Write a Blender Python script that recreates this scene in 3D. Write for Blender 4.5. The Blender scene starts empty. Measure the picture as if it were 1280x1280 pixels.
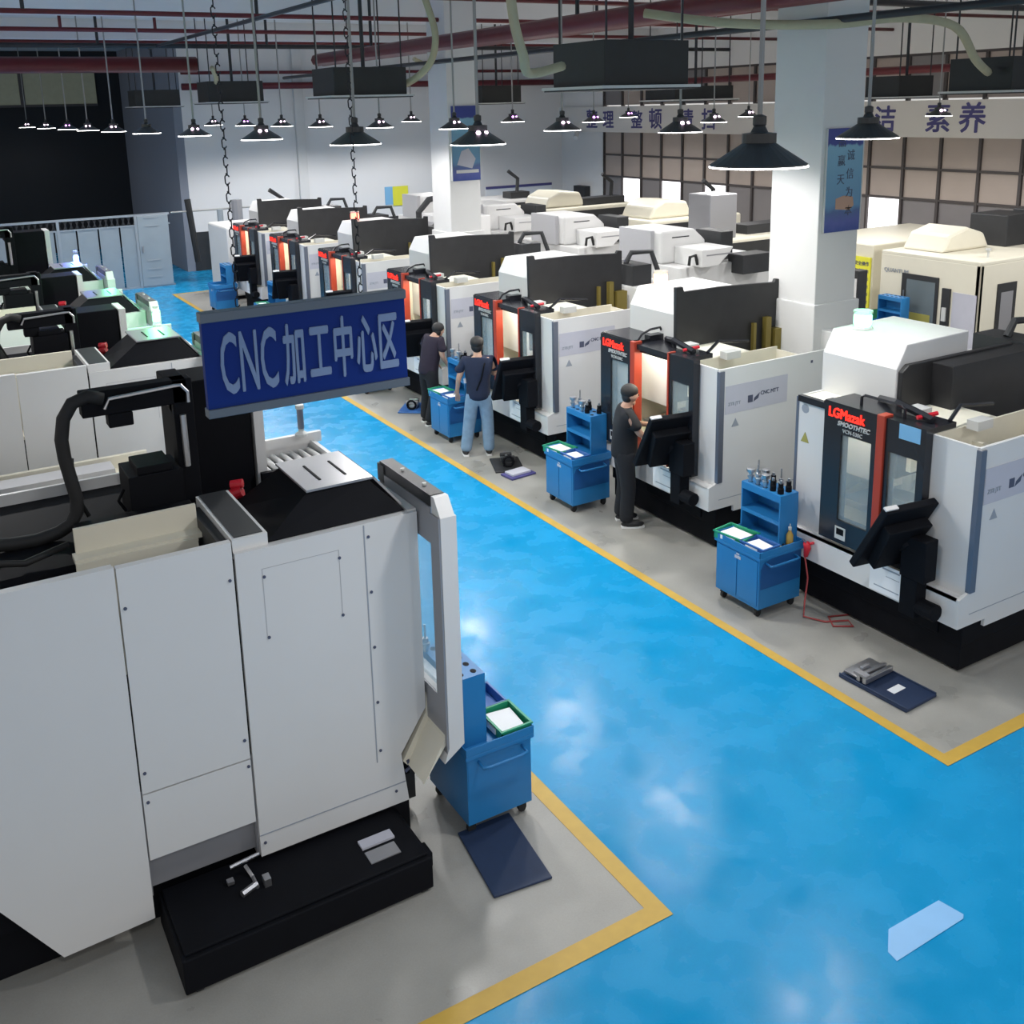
import bpy, bmesh, math, random
from mathutils import Matrix, Vector
random.seed(7)
PI = math.pi
C = bpy.context.scene.collection
SC = bpy.context.scene

# ------------------------------------------------------------------ materials
def mat(name, col, rough=.5, metal=0., spec=.5, emit=None, es=0., noise=0., nscale=6., bump=0., alpha=1., trans=0., coat=0.):
    m = bpy.data.materials.new(name); m.use_nodes = True
    nt = m.node_tree; b = nt.nodes['Principled BSDF']
    b.inputs['Base Color'].default_value = (*col, 1)
    b.inputs['Roughness'].default_value = rough
    b.inputs['Metallic'].default_value = metal
    b.inputs['Specular IOR Level'].default_value = spec
    b.inputs['Alpha'].default_value = alpha
    b.inputs['Transmission Weight'].default_value = trans
    b.inputs['Coat Weight'].default_value = coat
    if emit:
        b.inputs['Emission Color'].default_value = (*emit, 1); b.inputs['Emission Strength'].default_value = es
    if noise or bump:
        tc = nt.nodes.new('ShaderNodeTexCoord'); n = nt.nodes.new('ShaderNodeTexNoise')
        n.inputs['Scale'].default_value = nscale; n.inputs['Detail'].default_value = 5
        nt.links.new(tc.outputs['Object'], n.inputs['Vector'])
        if noise:
            mx = nt.nodes.new('ShaderNodeMix'); mx.data_type = 'RGBA'
            mx.inputs[6].default_value = (*[max(0, c*(1-noise)) for c in col], 1)
            mx.inputs[7].default_value = (*[min(1, c*(1+noise)) for c in col], 1)
            nt.links.new(n.outputs['Fac'], mx.inputs[0]); nt.links.new(mx.outputs[2], b.inputs['Base Color'])
        if bump:
            bp = nt.nodes.new('ShaderNodeBump'); bp.inputs['Strength'].default_value = bump
            bp.inputs['Distance'].default_value = .01
            nt.links.new(n.outputs['Fac'], bp.inputs['Height']); nt.links.new(bp.outputs['Normal'], b.inputs['Normal'])
    return m
M = {}
M['white'] = mat('white_paint', (.67,.665,.66), .38, noise=.025, nscale=3)
M['greypaint'] = mat('grey_paint', (.42,.42,.44), .4, noise=.03)
M['cream'] = mat('cream_paint', (.70,.66,.55), .5, noise=.05)
M['creamin'] = mat('cream_interior', (.86,.83,.70), .5, noise=.04)
M['black'] = mat('black_paint', (.005,.0055,.008), .65, spec=.12, noise=.3)
M['blackgloss'] = mat('black_gloss', (.014,.015,.02), .25)
M['charcoal'] = mat('charcoal_sheet', (.03,.031,.034), .5, spec=.35, noise=.25, nscale=4)
M['bellow'] = mat('dark_cover', (.018,.018,.02), .5, noise=.5, nscale=5)
M['blackmat'] = mat('black_rubber', (.012,.012,.013), .7)
M['orange'] = mat('orange_strip', (.40,.045,.02), .45)
M['strip'] = mat('dark_steel_strip', (.16,.18,.23), .3, metal=.4)
M['steel'] = mat('steel', (.5,.5,.52), .3, metal=.9, noise=.1)
M['greyplate'] = mat('grey_plate', (.30,.30,.32), .35, metal=.3)
M['winglass'] = mat('door_window', (.42,.52,.57), .10, noise=.35, nscale=2.2, spec=.5, alpha=.32)
M['screenglass'] = mat('screen_glass', (.05,.07,.09), .15)
M['winblue'] = mat('clear_window', (.45,.75,.95), .05, alpha=.35)
M['blue'] = mat('blue_cart_paint', (.018,.18,.44), .4, noise=.05)
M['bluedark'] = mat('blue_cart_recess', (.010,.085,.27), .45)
M['green'] = mat('green_plastic', (.02,.30,.16), .4)
M['bluebin'] = mat('blue_bin', (.04,.14,.42), .4)
M['paper'] = mat('paper', (.80,.82,.85), .7)
M['ledred'] = mat('led_red', (.6,.02,.01), .5, emit=(1,.025,.012), es=1.6)
M['greytext'] = mat('grey_text', (.30,.33,.38), .4)
M['darktext'] = mat('dark_text', (.07,.08,.13), .5)
M['sticker'] = mat('sticker', (.50,.50,.57), .5, noise=.05)
M['yellowtri'] = mat('warning_yellow', (.35,.32,.08), .5)
M['bluesticker'] = mat('blue_sticker', (.20,.45,.70), .5)
M['signblue'] = mat('sign_blue', (.002,.026,.20), .5, spec=.2, noise=.05)
M['signrail'] = mat('sign_rail', (.13,.16,.20), .4, metal=.3)
M['signtext'] = mat('sign_text', (.24,.32,.50), .6, spec=.2)
M['chain'] = mat('chain_steel', (.03,.03,.035), .45, metal=.6)
M['lampblack'] = mat('lamp_shade_dark', (.03,.032,.035), .35, noise=.1)
M['lampwhite'] = mat('lamp_reflector', (.8,.8,.8), .3)
M['lampem'] = mat('lamp_glow', (1,1,1), .5, emit=(1,.98,.95), es=14)
M['rod'] = mat('rod_grey', (.30,.30,.29), .5)
M['spark'] = mat('lamp_glint', (1,.9,1), .4, emit=(1,.72,.95), es=9)  # bright glints on the lamp shades, put in as glow
M['spark2'] = mat('lamp_glint_violet', (.7,.3,1), .4, emit=(.75,.3,1), es=9)
M['redpipe'] = mat('red_pipe', (.13,.012,.018), .45, noise=.2)
M['darkpipe'] = mat('dark_tray', (.022,.024,.03), .5)
M['duct'] = mat('ac_casing', (.018,.020,.021), .55, noise=.2)
M['flange'] = mat('ac_flange', (.55,.56,.55), .4)
M['hosebeige'] = mat('insulated_hose', (.42,.40,.27), .7, noise=.15)
M['wall'] = mat('wall_paint', (.76,.75,.75), .7, noise=.02, nscale=1.5)
M['wallunlit'] = mat('unlit_wall', (.018,.019,.022), .8)  # darkness of the unlit hall is put into the wall colour
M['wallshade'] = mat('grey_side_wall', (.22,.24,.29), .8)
M['ceil'] = mat('ceiling_paint', (.62,.63,.66), .8, noise=.06, nscale=.7)
M['beam'] = mat('beam_paint', (.72,.73,.75), .8)
M['pillar'] = mat('pillar_paint', (.66,.655,.65), .6, noise=.02)
M['mull'] = mat('mullion', (.07,.06,.06), .5)
M['pane'] = mat('frosted_pane_brown', (.44,.37,.33), .35, noise=.12, nscale=1.2)
M['paneg'] = mat('frosted_pane_grey', (.23,.215,.22), .35, noise=.12, nscale=1.2)
M['panegreen'] = mat('far_window_pane', (.13,.14,.11), .4, noise=.2, emit=(.09,.10,.075), es=.45)
M['panelit'] = mat('daylit_pane', (.9,.9,.95), .4, emit=(1,.98,1), es=1.6)
M['band'] = mat('band_board', (.74,.71,.68), .6)
M['bandtext'] = mat('band_letters', (.07,.065,.22), .5)
M['yellow'] = mat('yellow_line', (.52,.33,.05), .5, noise=.15, nscale=9)
M['mark'] = mat('floor_mark', (.25,.50,.82), .4, noise=.06)
M['navy'] = mat('navy_mat', (.012,.028,.075), .6, noise=.2, nscale=14)
M['fence'] = mat('fence_sheet', (.30,.35,.39), .4, metal=.2, noise=.12, nscale=2)
M['fencerail'] = mat('fence_rail', (.36,.40,.44), .35, metal=.4)
M['skin'] = mat('skin', (.50,.30,.22), .55)
M['hair'] = mat('hair', (.012,.011,.012), .6)
M['teenavy'] = mat('navy_cotton', (.010,.017,.045), .9, noise=.2, nscale=20)
M['teeblack'] = mat('black_cotton', (.009,.010,.014), .9, noise=.2, nscale=20)
M['teeplum'] = mat('plum_cotton', (.018,.012,.026), .9, noise=.2, nscale=20)
M['jeans'] = mat('light_denim', (.20,.30,.42), .85, noise=.25, nscale=14)
M['shoe'] = mat('shoe_black', (.015,.015,.017), .6)
M['sole'] = mat('shoe_sole', (.75,.75,.75), .6)
M['redpl'] = mat('red_plastic', (.55,.015,.03), .35)
M['bottle'] = mat('amber_oil', (.40,.26,.06), .2)
M['hosered'] = mat('red_hose', (.35,.05,.05), .5)
M['posterblue'] = None
M['bgreen'] = mat('beacon_green', (.3,1,.6), .3, emit=(.22,1,.5), es=3.2)
M['bamber'] = mat('beacon_amber', (1,.6,.3), .3, emit=(1,.45,.22), es=3.5)
M['bred'] = mat('beacon_red', (1,.3,.2), .3, emit=(1,.16,.1), es=3.5)
M['bblue'] = mat('beacon_blue', (.2,.4,1), .3, emit=(.12,.25,1), es=7)
M['bcap'] = mat('beacon_cap', (.5,.55,.52), .3, alpha=.6)
M['posteryellow'] = mat('poster_yellow', (.75,.72,.05), .5)
M['creambody'] = mat('cream_machine', (.74,.70,.58), .4, noise=.03)
M['stripe'] = mat('yellow_steel', (.22,.17,.04), .45, metal=.3)
M['work'] = mat('work_light', (1,.95,.75), .4, emit=(1,.96,.82), es=32)

def poster_mat():
    m = bpy.data.materials.new('poster_sea'); m.use_nodes = True; nt = m.node_tree; b = nt.nodes['Principled BSDF']
    tc = nt.nodes.new('ShaderNodeTexCoord'); sp = nt.nodes.new('ShaderNodeSeparateXYZ'); nt.links.new(tc.outputs['Generated'], sp.inputs[0])
    n = nt.nodes.new('ShaderNodeTexNoise'); n.inputs['Scale'].default_value = 6; nt.links.new(tc.outputs['Generated'], n.inputs['Vector'])
    ma = nt.nodes.new('ShaderNodeMath'); ma.operation = 'MULTIPLY_ADD'; ma.inputs[1].default_value = .10
    nt.links.new(n.outputs['Fac'], ma.inputs[0]); nt.links.new(sp.outputs['Z'], ma.inputs[2])
    r = nt.nodes.new('ShaderNodeValToRGB'); e = r.color_ramp.elements
    e[0].position = .05; e[0].color = (.03,.06,.26,1); e[1].position = .30; e[1].color = (.12,.27,.44,1)
    for p, c in ((.15,(.08,.10,.33,1)), (.24,(.07,.12,.28,1)), (.60,(.15,.33,.48,1)), (.88,(.20,.40,.54,1)), (.90,(.03,.05,.25,1))):
        x = e.new(p); x.color = c
    nt.links.new(ma.outputs[0], r.inputs[0]); nt.links.new(r.outputs[0], b.inputs['Base Color']); b.inputs['Roughness'].default_value = .4
    return m
M['posterblue'] = poster_mat()

def floor_mat(name, c1, c2, rough, sc=3., spec=.4):
    m = bpy.data.materials.new(name); m.use_nodes = True; nt = m.node_tree; b = nt.nodes['Principled BSDF']; b.inputs['Specular IOR Level'].default_value = spec
    tc = nt.nodes.new('ShaderNodeTexCoord'); n = nt.nodes.new('ShaderNodeTexNoise'); n.inputs['Scale'].default_value = sc; n.inputs['Detail'].default_value = 8
    n2 = nt.nodes.new('ShaderNodeTexNoise'); n2.inputs['Scale'].default_value = 90; n2.inputs['Detail'].default_value = 3
    mx = nt.nodes.new('ShaderNodeMix'); mx.data_type = 'RGBA'; mx.inputs[6].default_value = (*c1,1); mx.inputs[7].default_value = (*c2,1)
    ad = nt.nodes.new('ShaderNodeMath'); ad.operation = 'MULTIPLY_ADD'; ad.inputs[1].default_value = .35
    nt.links.new(tc.outputs['Object'], n.inputs['Vector']); nt.links.new(tc.outputs['Object'], n2.inputs['Vector'])
    nt.links.new(n2.outputs['Fac'], ad.inputs[0]); nt.links.new(n.outputs['Fac'], ad.inputs[2])
    mr = nt.nodes.new('ShaderNodeMapRange'); mr.inputs[1].default_value = .4; mr.inputs[2].default_value = .95
    nt.links.new(ad.outputs[0], mr.inputs[0]); nt.links.new(mr.outputs[0], mx.inputs[0]); nt.links.new(mx.outputs[2], b.inputs['Base Color'])
    r = nt.nodes.new('ShaderNodeMapRange'); r.inputs[1].default_value = .35; r.inputs[2].default_value = .65; r.inputs[3].default_value = rough*.68; r.inputs[4].default_value = rough*1.35
    nt.links.new(n.outputs['Fac'], r.inputs[0]); nt.links.new(r.outputs[0], b.inputs['Roughness'])
    bp = nt.nodes.new('ShaderNodeBump'); bp.inputs['Strength'].default_value = .06; bp.inputs['Distance'].default_value = .01
    nt.links.new(n2.outputs['Fac'], bp.inputs['Height']); nt.links.new(bp.outputs['Normal'], b.inputs['Normal'])
    return m
M['floorblue'] = floor_mat('blue_epoxy', (.002,.235,.50), (.010,.30,.60), .26, 3., .20)
M['floorgrey'] = floor_mat('grey_epoxy', (.27,.265,.245), (.36,.35,.325), .4, 2.)

# ------------------------------------------------------------------ mesh builder
class MB:
    def __init__(s): s.v = []; s.f = []; s.mi = []; s.k = 0
    def mat(s, k): s.k = k; return s
    def add(s, vs, fs):
        o = len(s.v); s.v += [tuple(p) for p in vs]
        for f in fs: s.f.append([i+o for i in f]); s.mi.append(s.k)
        return s
    def box(s, x0, x1, y0, y1, z0, z1):
        return s.add([(x0,y0,z0),(x1,y0,z0),(x1,y1,z0),(x0,y1,z0),(x0,y0,z1),(x1,y0,z1),(x1,y1,z1),(x0,y1,z1)],
                     [(3,2,1,0),(4,5,6,7),(0,1,5,4),(1,2,6,5),(2,3,7,6),(3,0,4,7)])
    def prism(s, pts, ext):
        n = len(pts); e = Vector(ext); a = [Vector(p) for p in pts]
        nrm = Vector((0,0,0))
        for i in range(n): nrm += a[i].cross(a[(i+1) % n])
        if nrm.dot(e) > 0: a.reverse()
        vs = a + [p+e for p in a]
        return s.add(vs, [tuple(range(n)), tuple(reversed(range(n,2*n)))] + [(i,n+i,n+(i+1)%n,(i+1)%n) for i in range(n)])
    def xz(s, pts, y0, y1): return s.prism([(x,y0,z) for x,z in pts], (0,y1-y0,0))
    def yz(s, pts, x0, x1): return s.prism([(x0,y,z) for y,z in pts], (x1-x0,0,0))
    def xy(s, pts, z0, z1): return s.prism([(x,y,z0) for x,y in pts], (0,0,z1-z0))
    def tube(s, pts, r, n=8, caps=True):
        pts = [Vector(p) for p in pts]; rs = r if isinstance(r,(list,tuple)) else [r]*len(pts)
        o = []; pu = None
        for i, p in enumerate(pts):
            t = (pts[min(i+1,len(pts)-1)]-pts[max(i-1,0)]).normalized()
            if pu is None: pu = t.orthogonal().normalized()
            u = (pu - t*pu.dot(t)).normalized(); w = t.cross(u); pu = u
            for k in range(n):
                a = 2*PI*k/n; o.append(p + (u*math.cos(a)+w*math.sin(a))*rs[i])
        fs = []
        for i in range(len(pts)-1):
            for k in range(n):
                fs.append((i*n+k, i*n+(k+1)%n, (i+1)*n+(k+1)%n, (i+1)*n+k))
        if caps: fs.append(tuple(reversed(range(n)))); fs.append(tuple((len(pts)-1)*n+k for k in range(n)))
        return s.add(o, fs)
    def lathe(s, prof, c=(0,0,0), n=16):
        o = []
        for r, z in prof:
            for k in range(n):
                a = 2*PI*k/n; o.append((c[0]+r*math.cos(a), c[1]+r*math.sin(a), c[2]+z))
        fs = []
        for i in range(len(prof)-1):
            for k in range(n): fs.append((i*n+k, i*n+(k+1)%n, (i+1)*n+(k+1)%n, (i+1)*n+k))
        fs.append(tuple(reversed(range(n)))); fs.append(tuple((len(prof)-1)*n+k for k in range(n)))
        return s.add(o, fs)
    def ball(s, c, r, n=10, m=7, sc=(1,1,1)):
        prof = [(max(1e-4, math.sin(PI*i/m))*r, -math.cos(PI*i/m)*r) for i in range(m+1)]
        o = len(s.v); s.lathe(prof, (0,0,0), n)
        for i in range(o, len(s.v)):
            x,y,z = s.v[i]; s.v[i] = (x*sc[0]+c[0], y*sc[1]+c[1], z*sc[2]+c[2])
        return s
    def xform(s, mtx):
        s.v = [tuple(mtx @ Vector(p)) for p in s.v]; return s
    def build(s, name, mats, parent=None, bev=0, smooth=False):
        me = bpy.data.meshes.new(name); me.from_pydata(s.v, [], s.f)
        if not isinstance(mats,(list,tuple)): mats = [mats]
        for m in mats: me.materials.append(M[m] if isinstance(m,str) else m)
        for p, k in zip(me.polygons, s.mi): p.material_index = k; p.use_smooth = smooth
        me.update()
        o = bpy.data.objects.new(name, me); C.objects.link(o)
        if parent: o.parent = parent
        if bev:
            b = o.modifiers.new('bevel','BEVEL'); b.width = bev; b.segments = 2; b.limit_method = 'ANGLE'; b.angle_limit = .6
        return o
def part(name, m, parent, mb, bev=0, smooth=False, label=None):
    o = mb.build(name, m, parent, bev, smooth)
    if label: o['label'] = label
    return o
def thing(name, label, cat, loc=(0,0,0), rz=0, group=None):
    o = bpy.data.objects.new(name, None); C.objects.link(o); o.location = loc; o.rotation_euler = (0,0,rz)
    o.empty_display_size = .1
    o['label'] = label; o['category'] = cat
    if group: o['group'] = group
    return o
def tag(o, label, cat, group=None):
    o['label'] = label; o['category'] = cat
    if group: o['group'] = group
    return o
def struct(name, m, mb, bev=0):
    o = mb.build(name, m, None, bev); o['kind'] = 'structure'; return o
def copy_tree(o, parent=None):
    c = o.copy(); C.objects.link(c)
    if parent: c.parent = parent
    for ch in list(o.children): copy_tree(ch, c)
    return c
def dup(o, loc, rz=None, label=None, group=None):
    c = copy_tree(o); c.location = loc
    if rz is not None: c.rotation_euler = (0,0,rz)
    if label: c['label'] = label
    if group: c['group'] = group
    return c
DG = None
def text(name, s, size, m, loc, facing='-Y', parent=None, sx=1, depth=.004, bold=0, shear=0, align='LEFT'):
    cu = bpy.data.curves.new('txt','FONT'); cu.body = s; cu.size = size; cu.extrude = depth; cu.align_x = align
    cu.resolution_u = 3; cu.shear = shear
    t = bpy.data.objects.new('txt', cu); C.objects.link(t)
    dg = bpy.context.evaluated_depsgraph_get(); dg.update()
    me = bpy.data.meshes.new_from_object(t.evaluated_get(dg)); me.materials.clear(); me.materials.append(M[m])
    bpy.data.objects.remove(t); bpy.data.curves.remove(cu)
    if bold:
        bb = bmesh.new(); q = me
        for kk, (ox, oy) in enumerate(((0,0),(bold,0),(-bold,0),(0,bold),(0,-bold),(bold*.7,bold*.7),(-bold*.7,-bold*.7))):
            n0 = len(bb.verts); bb.from_mesh(me); bb.verts.ensure_lookup_table()
            for v_ in bb.verts[n0:]: v_.co.x += ox; v_.co.y += oy; v_.co.z += kk*.0002
        bb.to_mesh(me); bb.free()
    R = {'-Y':((1,0,0),(0,0,1),(0,-1,0)), '-X':((0,-1,0),(0,0,1),(-1,0,0))}[facing]
    rm = Matrix(((R[0][0],R[1][0],R[2][0]),(R[0][1],R[1][1],R[2][1]),(R[0][2],R[1][2],R[2][2])))
    mt = Matrix.Translation(loc) @ rm.to_4x4() @ Matrix.Diagonal((sx,1,1,1))
    me.transform(mt)
    o = bpy.data.objects.new(name, me); C.objects.link(o)
    if parent: o.parent = parent
    return o

# ------------------------------------------------------------------ camera
f, cx, cy, yaw, pitch, roll = 1278.13, 625.35, 430.1, .5256, .2297, -.025
H = 4.8
fw = Vector((math.sin(yaw)*math.cos(pitch), math.cos(yaw)*math.cos(pitch), -math.sin(pitch)))
rt = Vector((math.cos(yaw), -math.sin(yaw), 0)); up = rt.cross(fw)
r2 = rt*math.cos(roll)+up*math.sin(roll); u2 = -rt*math.sin(roll)+up*math.cos(roll)
cam = bpy.data.cameras.new('camera'); co = bpy.data.objects.new('camera', cam); C.objects.link(co)
mw = Matrix((( r2.x,u2.x,-fw.x,0),( r2.y,u2.y,-fw.y,0),( r2.z,u2.z,-fw.z,H),(0,0,0,1)))
co.matrix_world = mw
cam.sensor_fit = 'HORIZONTAL'; cam.sensor_width = 36; cam.lens = f/1280*36
cam.shift_x = (640-cx)/1280; cam.shift_y = (cy-640)/1280; cam.clip_start = .05; cam.clip_end = 200
SC.camera = co

# ------------------------------------------------------------------ room shell
XR, YB, ZC = 21.4, 32., 7.0
struct('floor', ['floorblue','floorgrey'], MB().box(-8,XR+.2,-4,40,-.1,0)
       .mat(1).box(-8,3.36,4.17,28.1,0,.002).box(6.15,XR,4.18,28.1,0,.002))
struct('trim_1', 'yellow', MB().box(3.34,3.46,4.05,28.2,.0025,.0045).box(-8,3.34,4.05,4.18,.0025,.0045))
struct('trim_2', 'yellow', MB().box(6.07,6.17,4.08,28.2,.0025,.0045).box(6.17,XR,4.08,4.19,.0025,.0045).box(6.17,9,28.1,28.2,.0025,.0045))
struct('trim_3', 'mark', MB().xy([(4.32,3.18),(4.46,3.29),(4.90,3.28),(4.93,3.13),(4.90,3.11),(4.31,3.11)],.0022,.004))
struct('ceiling', 'ceil', MB().box(-8,XR+.2,-4,40,ZC,ZC+.2))
for i, y in enumerate((13., 20., 26.5)):
    struct('trim_%d' % (4+i), 'beam', MB().box(-8,XR,y,y+.5,ZC-.45,ZC-.001))
wb = struct('wall_back', 'wall', MB().box(7.7,XR,YB,YB+.25,0,ZC))
struct('wall_right', 'wall', MB().box(XR,XR+.2,YB-.001-2.6,YB,0,ZC).box(XR,XR+.2,-4,29.4,5.75,ZC).box(XR,XR+.2,-4,29.4,0,1.15))
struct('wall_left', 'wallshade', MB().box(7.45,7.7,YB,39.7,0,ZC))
struct('wall_far', ['wallunlit'], MB().box(-8,7.7,39.7,40,0,ZC))
# far dark hall: window strip on the unlit wall
struct('window_1', ['panegreen','mull'], MB().box(-4,6.6,39.6,39.68,5.2,6.45).mat(1)
       .box(-4,6.6,39.5,39.6,5.12,5.2).box(2.6,2.75,39.5,39.6,5.2,6.6).box(4.1,4.25,39.5,39.6,5.2,6.6).box(1.1,1.25,39.5,39.6,5.2,6.6))
# wall band with the lettering
band = struct('trim_7', 'band', MB().box(XR-.12,XR-.001,-4,YB-.001,3.80,4.66))
for ch, y0, y1 in (('整',30.23,29.6),('理',29.25,28.66),('整',27.67,27.1),('顿',26.74,26.1),('清',25.2,24.6),('扫',24.21,23.6),('清',18.9,18.3),('洁',17.78,17.17),('素',16.3,15.64),('养',15.4,14.74)):
    w = y0-y1; c = (y0+y1)/2
    text('lettering', ch, w*1.08, 'bandtext', (XR-.125, c, 3.99), '-X', band, sx=1., bold=.012, align='CENTER')
# big window wall
wn = MB()
ys = [29.4-1.035*i for i in range(28)]
wn.mat(0)
lit = {2:1, 4:1, 6:1}
for i in range(27):
    a, b = ys[i+1]+.04, ys[i]-.04
    wn.mat(0).box(XR+.06,XR+.10,a,b,3.06,3.82)
    wn.mat(0).box(XR+.06,XR+.10,a,b,2.34,3.02)
    wn.mat(2 if i in (1,3,5,11) else 1).box(XR+.06,XR+.10,a,b,1.2,2.28)
    wn.mat(0 if i % 4 else 1).box(XR+.06,XR+.10,a,b,4.7,5.7)
wn.mat(3)
for y in ys: wn.box(XR+.0,XR+.12,y-.035,y+.035,1.15,5.75)
for z in (1.17,2.31,3.04,3.84,5.72): wn.box(XR+.01,XR+.11,ys[-1],29.4,z-.03,z+.03)
struct('window_2', ['pane','paneg','panelit','mull'], wn)
# pillars
for i, (px_, py_) in enumerate(((9.0,8.23),(9.0,17.26))):
    struct('wall_pillar' if i else 'wall_column', 'pillar', MB().box(px_,px_+.66,py_,py_+.75,0,ZC-.001)
           .box(px_-.03,px_+.72,py_-.03,py_+.78,0,2.45), bev=.012)
struct('wall_stub', 'pillar', MB().box(11.2,11.5,YB-.15,YB,0,ZC))
struct('baseboard_back', 'charcoal', MB().box(7.7,XR,YB-.02,YB,0,1.2))

# posters on pillars
def poster(loc_x, y, z0, z1, w, label, script):
    t = tag(MB().box(loc_x,loc_x+w,y-.02,y,z0,z1).build('poster', 'posterblue'), label, 'poster')
    part('frame', 'flange', t, MB().box(loc_x-.015,loc_x,y-.025,y,z0,z1).box(loc_x+w,loc_x+w+.015,y-.025,y,z0,z1))
    if script:
        for (sx_, sz, chs) in ((.17,.83,'品赢天'),(.32,.70,'诚信为本')):
            for k, ch in enumerate(chs):
                text('lettering', ch, .13, 'darktext', (loc_x+sx_, y-.022, z0+(z1-z0)*sz-k*.21), '-Y', t, depth=.001)
        part('picture', 'skin', t, MB().xz([(loc_x+.17,z0+.26),(loc_x+.17,z0+.38),(loc_x+.3,z0+.41),(loc_x+.45,z0+.39),(loc_x+.47,z0+.29),(loc_x+.40,z0+.24)], y-.023, y-.02), label='pink handshake picture')
    else:
        part('picture', 'sticker', t, MB().xz([(loc_x+.1,z0+.3),(loc_x+.2,z0+.55),(loc_x+.35,z0+.6),(loc_x+.5,z0+.4),(loc_x+.42,z0+.22)], y-.023, y-.02), label='pale picture shape')
        part('picture_strip', 'flange', t, MB().box(loc_x+.08,loc_x+.56,y-.023,y-.02,z0+.14,z0+.2))
poster(9.07, 8.23, 3.28, 4.45, .58, 'blue poster with vertical script on the near white pillar', True)
poster(9.06, 17.26, 3.42, 4.80, .60, 'blue poster with a pale scene on the far white pillar', False)

# back wall small posters and boards
t = tag(MB().box(14.2,14.75,YB-.03,YB-.001,1.6,2.2).build('notice_board', ['bluesticker','yellowtri']), 'small blue and yellow notice on the back wall', 'notice')
part('yellow_sheet', 'posteryellow', t, MB().box(14.48,15.05,YB-.04,YB-.03,1.55,2.2))
t = tag(MB().box(18.1,20.9,YB-.04,YB-.001,1.1,1.95).build('display_board', 'paper'), 'long white display board with dark top rail on back wall', 'board')
part('top_rail', 'bandtext', t, MB().box(18.1,20.9,YB-.06,YB-.04,1.88,1.97))
t = thing('security_camera', 'small white security camera on white wall beside window wall', 'camera', (XR-.02,30.6,3.9))
part('bracket', 'flange', t, MB().tube([(0,0,0),(-.15,0,-.05),(-.3,0,-.1)], .03))
part('housing', 'white', t, MB().tube([(-.2,.05,-.05),(-.5,-.25,-.3)], .09))
# wall switch cabinet by the corner
tag(MB().box(XR-.25,XR,30.2,30.9,1.2,1.9).build('wall_cabinet','charcoal', bev=.01), 'dark grey box on the white wall below the security camera', 'cabinet')

# ------------------------------------------------------------------ fence at the back
fn = thing('partition_fence', 'grey sheet metal partition with pierced top strip at hall end', 'fence', (0,29.8,0))
FX0, FX1 = -6.0, 6.55
sh = MB(); x = FX0
while x < 5.6:
    sh.box(x,x+.04,-.03,.0,.05,1.75); sh.box(x+.04,x+.52,.0,.02,.05,1.75); x += .56
part('sheet_panel', 'fence', fn, sh)
g = MB().box(FX0,FX1,-.03,.03,2.02,2.08).box(FX0,FX1,-.02,.02,1.75,1.79).box(FX0,FX1,-.02,.02,0,.05)
part('rail', 'fencerail', fn, g)
for xx in (0.0,1.8,3.6,5.62): part('post', 'fencerail', fn, MB().box(xx-.035,xx+.035,-.04,.04,0,2.08))
lt = MB(); x = FX0
while x < 5.6:
    lt.tube([(x,0,1.79),(x+.09,0,2.02)], .014, 4); lt.tube([(x+.09,0,1.79),(x,0,2.02)], .014, 4); lt.tube([(x+.045,0,1.79),(x+.045,0,2.02)], .012, 4); x += .15
part('pierced_strip', 'charcoal', fn, lt)
d = part('door', 'fence', fn, MB().box(5.66,6.5,-.05,-.01,.04,2.03), bev=.005)
for z in (1.95,1.72,.75,.5,.28): part('louvre', 'fencerail', d, MB().box(5.84,6.2,-.065,-.05,z,z+.03))
part('handle', 'steel', d, MB().box(5.72,5.76,-.09,-.05,1.0,1.18))
rl = thing('pipe_railing', 'thin grey pipe rail running right from the partition door', 'railing', (0,29.8,0))
part('rail', 'rod', rl, MB().tube([(6.6,0,2.06),(9.4,0,2.06)], .025))
part('post', 'fencerail', rl, MB().tube([(8.0,0,0),(8.0,0,2.06)], .09, 10))
part('post', 'greyplate', rl, MB().tube([(8.5,0,0),(8.5,0,2.3)], .16, 10))
part('post', 'blackmat', rl, MB().tube([(7.25,0,.6),(7.1,0,2.4)], .09, 8), label='dark leaning pad on the post')

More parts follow.
